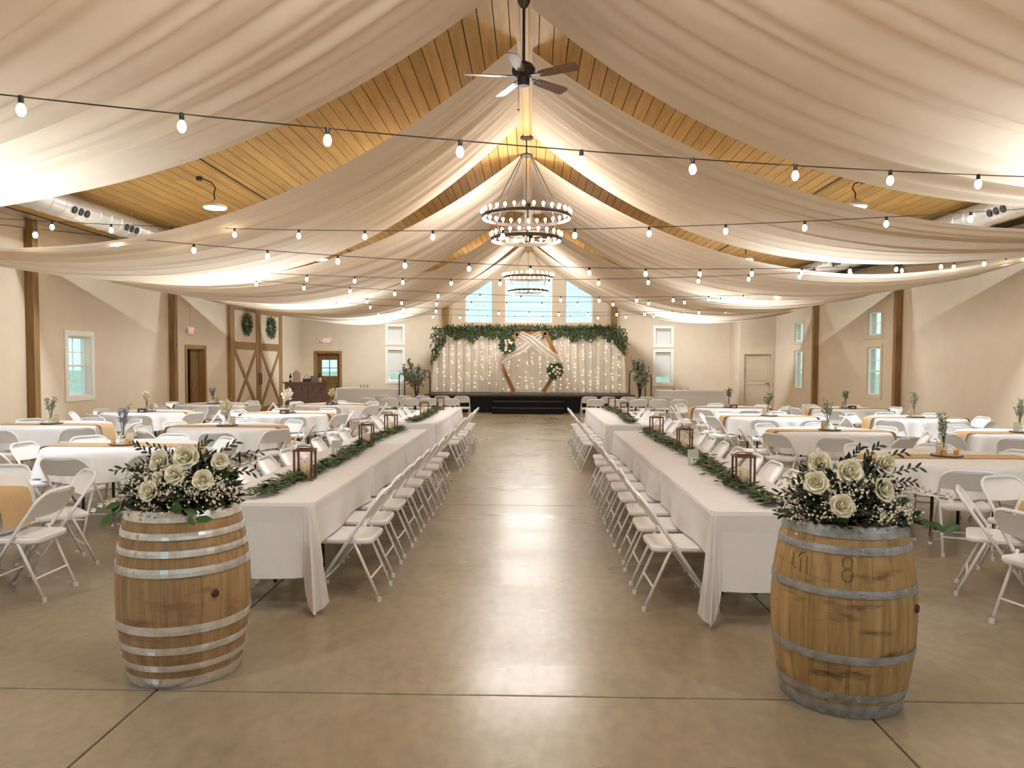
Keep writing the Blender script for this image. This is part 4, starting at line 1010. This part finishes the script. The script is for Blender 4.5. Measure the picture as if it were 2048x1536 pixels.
# ------------------------------------------------------------------ stage
SY0, SY1, SX0, SX1, SZ = 25.4, 27.9, -3.62, 3.52, .61
t = thing('stage', 'low black skirted stage platform against the back wall', 'stage', (0, SY0, 0))
MB().box(SX0, SX1, 0, SY1-SY0, SZ-.06, SZ).build('deck', 'stage_deck', t)
mb = MB()
def skirt(u, v):
    return (SX0+.03+(SX1-SX0-.06)*u, .03+.012*math.sin(u*210)*(1-v), .005+(SZ-.07)*v)
mb.grid(skirt, 240, 2); mb.grid(lambda u, v: (SX0+.03, .03+(SY1-SY0-.06)*u, .005+(SZ-.07)*v), 2, 1); mb.grid(lambda u, v: (SX1-.03, .03+(SY1-SY0-.06)*u, .005+(SZ-.07)*v), 2, 1)
mb.build('skirt', 'black_cloth', t)
for k in range(4):
    for j in (.3, 2.2): MB().tube([(SX0+.4+k*2.1, j, 0), (SX0+.4+k*2.1, j, SZ-.06)], .025, 6).build('leg', 'black_metal', t)
t = thing('stage_steps', 'black two-tread steps in front of the stage', 'steps', (-.09, SY0-.02, 0))
for (z, d) in ((.41, -.32), (.205, -.64)):
    MB().box(-1.2, 1.2, d, d+.32, z-.03, z).build('tread', 'stage_deck', t); MB().box(-1.17, 1.17, d+.03, d+.045, 0.0, z-.03).build('riser', 'black_cloth', t)
for s_ in (-1, 1): MB().box(s_*1.16-.02, s_*1.16+.02, -.60, -.0, 0, .175).build('side_panel', 'black_cloth', t)
def rail(x, y0, y1, z0, h, label, tilt=0):
    t = thing('hand_rail', label, 'railing', (x, y0, z0), 0, 'stage stair rails')
    d = y1-y0; r = .15
    pts = [(0, 0, 0), (0, 0, h-r)]+[(0, r-r*math.cos(PI/2*k/4), h-r+r*math.sin(PI/2*k/4)) for k in range(1, 5)]+[(0, d-r+r*math.sin(PI/2*k/4), h-r+r*math.cos(PI/2*k/4)) for k in range(0, 5)]+[(0, d, 0)]
    a = tilt; pts = [(x_*math.cos(a)-y_*math.sin(a), x_*math.sin(a)+y_*math.cos(a), z_) for x_, y_, z_ in pts]
    MB().tube(pts, .02, 8).build('rail_tube', 'black_metal', t); 
    for q in (0, -1): MB().lathe([(.001, 0), (.05, 0), (.05, .008), (.001, .008)], 10).build('foot_plate', 'black_metal', t, (pts[q][0], pts[q][1], 0))
rail(SX0+.12, SY0+.55, SY0+1.25, SZ, .82, 'black hoop handrail on the stage edge, barn-door side', .75)
rail(SX1-.12, SY0+.55, SY0+1.25, SZ, .82, 'black hoop handrail on the stage edge, closet side', -.75)
rail(SX0-.75, SY0+.5, SY0+1.1, 0, 1.30, 'black handrail beside side steps behind the leafy tree, barn-door side', .5)
rail(SX1+.42, SY0+.5, SY0+1.1, 0, 1.30, 'black handrail beside side steps behind the leafy tree, closet side', -.5)
# potted trees flanking the stage
def tree(x, y, seed, label, H=1.95):
    rnd = random.Random(seed); t = thing('potted_tree', label, 'plant', (x, y, 0), 0, 'artificial trees by the stage')
    MB().lathe([(.001, .0), (.14, .0), (.19, .28), (.17, .28), (.001, .26)], 18).build('pot', 'black_metal', t)
    st, lf = MB(), MB()
    for k in range(9):
        a = rnd.uniform(0, 2*PI); rr = rnd.uniform(.12, .46); top = Vector((rr*math.cos(a), rr*math.sin(a), H-rnd.uniform(.12, .7))); P0 = Vector((.02*math.cos(a), .02*math.sin(a), .25)); mid = Vector((0, 0, .95))
        Pq = lambda u: P0*(1-u)**2+mid*2*u*(1-u)+top*u*u
        st.tube([Pq(i/8) for i in range(9)], .012, 5)
        for j in range(60):
            u = rnd.uniform(.55, 1); p = Pq(u)+Vector((rnd.gauss(0, .06), rnd.gauss(0, .06), rnd.gauss(0, .05))); d = Vector((rnd.gauss(0, 1), rnd.gauss(0, 1), rnd.gauss(.1, .7)))
            lf.leaf(p, d, (rnd.gauss(0, 1), -1, rnd.gauss(0, 1)), rnd.uniform(.09, .15), rnd.uniform(.06, .10), .1)
    st.build('branches', 'black_metal', t); stuff(lf.build('leaves', 'leaf_tree', t))
p = atY(833, 800, 24.9); tree(p.x, 24.9, 3, 'grey-green leafy tree in black pot beside the stage, barn-door side')
p = atY(1279, 800, 24.9); tree(p.x, 24.9, 8, 'grey-green leafy tree in black pot beside the stage, closet side')

# backdrop
BYY = 27.35; bx0, bx1, bz1 = -3.50, 3.34, 2.93
t = thing('backdrop_stand', 'metal pipe frame carrying the sheer stage backdrop', 'stand', (0, BYY+.10, SZ))
MB().tube([(bx0, 0, bz1-SZ), (bx1, 0, bz1-SZ)], .02, 8).build('crossbar', 'black_metal', t)
for x in (bx0, (bx0+bx1)/2, bx1):
    MB().tube([(x, 0, 0), (x, 0, bz1-SZ)], .02, 8).build('upright', 'black_metal', t); MB().box(x-.2, x+.2, -.02, .2, 0, .01).build('base_plate', 'black_metal', t)
secs = [(-3.5, -1.15, 'barn-door side'), (-1.15, 1.05, 'behind the hexagon arch'), (1.05, 3.34, 'closet side')]
for k, (a, b_, nm) in enumerate(secs):
    rnd = random.Random(k+5); ph = [rnd.uniform(0, 6) for _ in range(3)]
    def cf(u, v):
        x = a+(b_-a)*u; z = SZ+.01+(bz1-SZ-.01)*v; fl = 1-.35*v
        if (k == 0 and u < .12): x -= (.12-u)*1.6*(1-v)**1.5*.8
        if (k == 2 and u > .88): x += (u-.88)*1.6*(1-v)**1.5*.8
        return (x, BYY+fl*(.045*math.sin(x*21+ph[0])+.02*math.sin(x*47+ph[1]+v)+.012*math.sin(x*9+v*2)), z)
    tag(MB().grid(cf, 130, 12).build('backdrop_curtain', 'sheer', smooth=True), 'pleated sheer cream stage curtain panel, '+nm, 'curtain', 'stage curtain panels')
t = thing('fairy_light_curtain', 'fine strings of tiny warm fairy lights hanging over the stage curtains', 'fairy lights', (0, BYY-.09, SZ))
wr, bl = MB(), MB(); rnd = random.Random(4)
for k in range(26):
    x = bx0+.12+(bx1-bx0-.24)*k/25+rnd.uniform(-.05, .05); wr.tube([(x, 0, bz1-SZ-.02), (x+rnd.uniform(-.03, .03), 0, .05)], .0015, 3)
    for j in range(14):
        if rnd.random() < .75: bl.ball((x+rnd.gauss(0, .02), -.004, .1+(bz1-SZ-.3)*(j+rnd.random()*.8)/14), .0085, 6, 4)
wr.build('wires', 'trim_white', t); stuff(bl.build('fairy_bulbs', 'fairy_glow', t))
# garland over the backdrop
t = thing('backdrop_garland', 'hanging green fern garland along the top of the stage curtain', 'garland', (0, BYY-.10, bz1))
MB().tube([(bx0-.05, 0, 0), (bx1+.05, 0, 0)], .02, 6).build('stem', 'stem_brown', t)
a_, b2 = MB(), MB(); rnd = random.Random(12)
for k in range(4600):
    u = rnd.random(); x = bx0-.12+(bx1-bx0+.24)*u; dd = .16+.18*abs(math.sin(x*2.3+.6))+.16*abs(math.sin(x*5.1))**2
    e = min(x-bx0+.1, bx1+.1-x)
    if e < .5: dd = (1.15 if x < 0 else .85)*(1-e/.62)**.8+.15
    if -.75 < x < .6: dd *= .6
    hang = rnd.random()**(.8 if e < .5 else 1.5)*dd
    p = (x+rnd.gauss(0, .02), rnd.uniform(-.10, .04)*(1-hang*.5), .09*(rnd.random())-hang)
    (a_ if rnd.random() < .55 else b2).leaf(p, (rnd.gauss(0, .6), rnd.gauss(-.2, .5), -1 if hang > .12 else rnd.gauss(0, 1)), (rnd.gauss(0, .5), -1, rnd.gauss(0, .4)), rnd.uniform(.09, .16), rnd.uniform(.03, .055), .15)
stuff(a_.build('dark_fronds', 'leaf_green', t)); stuff(b2.build('olive_fronds', 'leaf_olive', t))
# hexagon arch
AY = 26.75
V_ = [atY(*q, AY) for q in ((1033, 668), (1091, 666), (1120, 728), (1088, 785), (1027, 785), (1001, 726))]
zc0 = SZ+.075
for v in V_[3:5]: v.z = zc0
ac = Vector((sum(v.x for v in V_)/6, AY, SZ))
t = thing('hexagon_arch', 'brown wooden hexagon wedding arch standing on the stage', 'arch', ac)
for k in (0, 1, 2, 4, 5):
    a, b_ = V_[k]-ac, V_[(k+1) % 6]-ac; d = (b_-a).normalized()*.03
    MB().bar(a-d, b_+d, .14, .085, (0, 1, 0)).build('beam', 'arch_wood', t)
for k in (3, 4): MB().box(V_[k].x-ac.x-.05, V_[k].x-ac.x+.05, -.28, .28, 0, .03).build('foot', 'arch_wood', t)
t = thing('arch_swag', 'sheer white fabric crossed and draped over the hexagon arch', 'fabric', (ac.x, AY-.09, SZ))
def swag(pts, w0, w1, seed):
    pts = [Vector((q.x-ac.x, 0, q.z-SZ)) for q in pts]; n = len(pts)-1
    def fn(u, v):
        f = u*n; i = min(int(f), n-1); p = pts[i].lerp(pts[i+1], f-i); w_ = w0+(w1-w0)*math.sin(PI*u)
        d = (pts[min(i+1, n)]-pts[i]).normalized(); s = Vector((-d.z, 0, d.x)); q = p+s*(v-.5)*w_
        return (q.x, -.01-.02*math.sin(v*14+u*3+seed)+.0, max(q.z, .01))
    return MB().grid(fn, 24, 14)
A2 = lambda *l: [atY(x, y, AY) for x, y in l]
swag(A2((1082, 668), (1062, 680), (1046, 696), (1028, 706), (1010, 715), (1000, 724)), .22, .34, 0).build('left_swag', 'tulle', t, smooth=True)
swag(A2((1040, 668), (1060, 678), (1080, 695), (1098, 708), (1112, 716), (1120, 728)), .22, .30, 2).build('right_swag', 'tulle', t, (0, -.03, 0), smooth=True)
swag(A2((1000, 720), (997, 745), (995, 765), (994, 785)), .2, .25, 1).build('tail', 'tulle', t, smooth=True)
def cluster(px, py, seed, label, R=.26, spikes=None):
    c = atY(px, py, AY-.13); rnd = random.Random(seed); t = thing('arch_flowers', label, 'flowers', c, 0, 'arch flower clusters')
    lf = MB()
    for k in range(170):
        a = rnd.uniform(0, 2*PI); r = R*math.sqrt(rnd.random()); lf.leaf((r*.7*math.cos(a), rnd.uniform(-.06, .02), r*.7*math.sin(a)), (math.cos(a)+rnd.gauss(0, .4), -.3, math.sin(a)+rnd.gauss(0, .4)), (0, -1, 0), rnd.uniform(.1, .17), .06, .1)
    stuff(lf.build('leaves', 'leaf_green', t))
    for k in range(11):
        a = rnd.uniform(0, 2*PI); r = R*.75*math.sqrt(rnd.random())
        MB().ball((0,0,0), .042, 8, 5, .8).leaf((0,-.03,0), (1,-.3,.2), (0,-1,0), .06, .05).leaf((0,-.03,0), (-1,-.3,.3), (0,-1,0), .06, .05).leaf((0,-.03,0), (0,-.3,-1), (0,-1,0), .06, .05).build('rose', 'rose_cream', t, (r*math.cos(a), -.08, r*math.sin(a)))
cluster(1015, 690, 1, 'white rose cluster on the upper left corner of the hexagon arch', .32)
cluster(1110, 742, 2, 'white rose cluster on the right corner of the hexagon arch', .30)
c = atY(1052, 662, AY-.02); t = thing('arch_topper', 'dark dried flower spray on top of the hexagon arch', 'flowers', c)
lf = MB(); rnd = random.Random(6)
for k in range(140): lf.leaf((rnd.gauss(0, .17), rnd.uniform(-.08, .05), rnd.uniform(.02, .10)), (rnd.gauss(0, 1), -.3, rnd.uniform(-.1, 1)), (0, -1, .3), rnd.uniform(.08, .14), .04)
stuff(lf.build('spray', 'stem_brown', t))

# ------------------------------------------------------------------ back serving tables, sideboard
def serve(x0, x1, y0, y1, label, seed):
    folding_table((x0+x1)/2, (y0+y1)/2, x1-x0-.02, y1-y0-.02, 'rectangular serving table, '+label, 'serving tables')
    mb = MB(); rect_cloth(mb, x0, x1, y0, y1, .752, (.66, .66, .66, .66), seed=seed, ext=.05)
    tag(mb.build('tablecloth', 'linen'), 'long white cloth to the floor, '+label, 'tablecloth', 'serving tablecloths')
p, q = atY(674, 780, 27.2), atY(799, 780, 27.2); serve(p.x, q.x, 27.0, 27.75, 'between the back door and the stage', 71)
p2, q2 = atY(1318, 784, 26.4), atY(1454, 784, 26.4); serve(p2.x, q2.x, 26.3, 27.05, 'between the stage and the closet', 72)
for k, (px, nm) in enumerate(((1348, 'near the stage end'), (1362, 'in the middle'), (1376, 'near the closet end'))):
    x = atY(px, 780, 26.6).x; g = thing('votive_glass', 'small glass candle cup on the closet-side serving table, '+nm, 'candle', (x, 26.6, .7525), 0, 'serving table votives')
    MB().lathe([(.001, .001), (.035, .001), (.04, .10)], 12).build('cup', 'jar_glass', g); MB().lathe([(.001, .002), (.03, .002), (.03, .05), (.001, .05)], 12).build('wax', 'candle_wax' if k else 'dark_box', g)
x = atY(722, 776, 27.3).x
for k in range(3):
    g = thing('drinking_glass', 'clear drinking glass on the serving table by back door, %s from the door' % ORD[k], 'glass', (x+k*.12, 27.3, .7525), 0, 'serving table glasses')
    MB().lathe([(.001, .001), (.03, .001), (.036, .12), (.034, .12), (.028, .006)], 12).build('tumbler', 'jar_glass', g)
    MB().lathe([(.03, .0005), (.031, .004), (.001, .004)], 12).build('base', 'jar_glass', g)
# sideboard set at an angle
sbx = atY(612, 790, 23.6).x
t = thing('sideboard', 'dark brown painted sideboard with drawers near the barn doors', 'sideboard', (sbx, 23.6, 0), math.radians(24))
W_, D_, H_ = .62, .26, 1.02
MB().box(-W_, W_, -D_, D_, .06, H_).build('cabinet_body', 'walnut_paint', t); MB().box(-W_-.06, W_+.06, -D_-.05, D_+.03, H_, H_+.045).build('top', 'walnut_paint', t)
for i in (-1, 1):
    for j in (-1, 1): MB().box(i*(W_-.04)-.03, i*(W_-.04)+.03, j*(D_-.04)-.03, j*(D_-.04)+.03, 0, .06).build('foot', 'walnut_paint', t)
for k in range(2):
    x0, x1 = -W_+.05+k*W_-.01*k, -.02+k*(W_-.03)
    d = MB().box(x0, x1, -D_-.018, -D_, .74, .95).build('drawer', 'walnut_paint', t)
    for q in (.25, .75): MB().box(x0+(x1-x0)*q-.02, x0+(x1-x0)*q+.02, -D_-.045, -D_-.018, .82, .90).build('pull', 'black_metal', d)
    d = MB().box(x0, x1, -D_-.018, -D_, .12, .70).build('door', 'walnut_paint', t)
    MB().box(x0+.06, x1-.06, -D_-.024, -D_-.018, .18, .64).build('door_panel', 'walnut_paint', d)
    MB().ball(((x1-.04) if k == 0 else (x0+.04), -D_-.03, .45), .015, 8, 5).build('knob', 'black_metal', d)
ca, sa = math.cos(math.radians(24)), math.sin(math.radians(24))
def onsb(x, y): return (sbx+x*ca-y*sa, 23.6+x*sa+y*ca, H_+.0455)
R24 = math.radians(24)
g = thing('card_box', 'pink house-shaped box with pointed roof on the sideboard', 'box', onsb(-.28, 0), R24)
MB().box(-.10, .10, -.09, .09, 0, .24).build('box_body', 'pink_box', g); MB().add([(-.12,-.1,.24),(.12,-.1,.24),(.12,.1,.24),(-.12,.1,.24),(0,-.1,.38),(0,.1,.38)], [(0,1,4),(1,2,5,4),(2,3,5),(3,0,4,5),(0,3,2,1)]).build('roof', 'pink_box', g)
g = thing('bottle_pair', 'dark slim bottle standing left of the pink house box', 'bottle', onsb(-.47, .02), R24); MB().lathe([(.001, 0), (.04, 0), (.04, .17), (.015, .22), (.015, .27), (.001, .27)], 12).build('glass_body', 'black_metal', g); MB().lathe([(.041, .05), (.041, .13)], 12).build('paper_label', 'candle_white', g)
g.name = 'bottle'
g = thing('basket', 'black basket with thin arched handle on the sideboard', 'basket', onsb(.02, 0), R24)
MB().box(-.11, .11, -.08, .08, 0, .10).build('basket_body', 'black_metal', g); MB().tube([(-.10, 0, .1), (0, 0, .24), (.10, 0, .1)], .008, 6).build('handle', 'black_metal', g); MB().box(-.09, .09, -.06, .06, .10, .12).build('contents', 'candle_white', g)
g = thing('storage_crate', 'grey square crate between the basket and the bouquet pot', 'box', onsb(.25, 0), R24); MB().box(-.10, .10, -.09, .09, 0, .17).build('crate_body', 'grey_box', g); MB().box(-.105, .105, -.095, .095, .17, .19).build('lid', 'grey_box', g)
g = thing('flower_pot', 'small pale pot with dark dried flowers on the sideboard', 'pot', onsb(.43, .02), R24); MB().lathe([(.001, 0), (.05, 0), (.065, .13), (.001, .12)], 14).build('pot', 'candle_white', g)
lf = MB(); rnd = random.Random(2)
for k in range(40): lf.leaf((rnd.gauss(0, .02), rnd.gauss(0, .02), .12+.14*rnd.random()), (rnd.gauss(0, 1), rnd.gauss(0, 1), 1), (0, -1, .2), .07, .03)
stuff(lf.build('dried_flowers', 'stem_brown', g))
g = thing('serving_tray', 'flat dark tray at the sideboard end by the back door', 'tray', onsb(.575, 0), R24); MB().box(-.055, .055, -.08, .08, 0, .012).build('tray_base', 'black_metal', g); MB().box(-.06, .06, -.085, -.08, 0, .03).box(-.06, .06, .08, .085, 0, .03).build('rim', 'black_metal', g)
# dark speaker by the barn door
p = atY(477, 812, 20.9)
g = thing('floor_box', 'low black equipment box on the floor by the barn doors', 'box', (p.x, 20.9, 0)); MB().box(-.22, .22, -.18, .18, 0, .55).build('case', 'black_metal', g); MB().box(-.2, .2, -.19, -.18, .05, .5).build('grille', 'black_cloth', g)
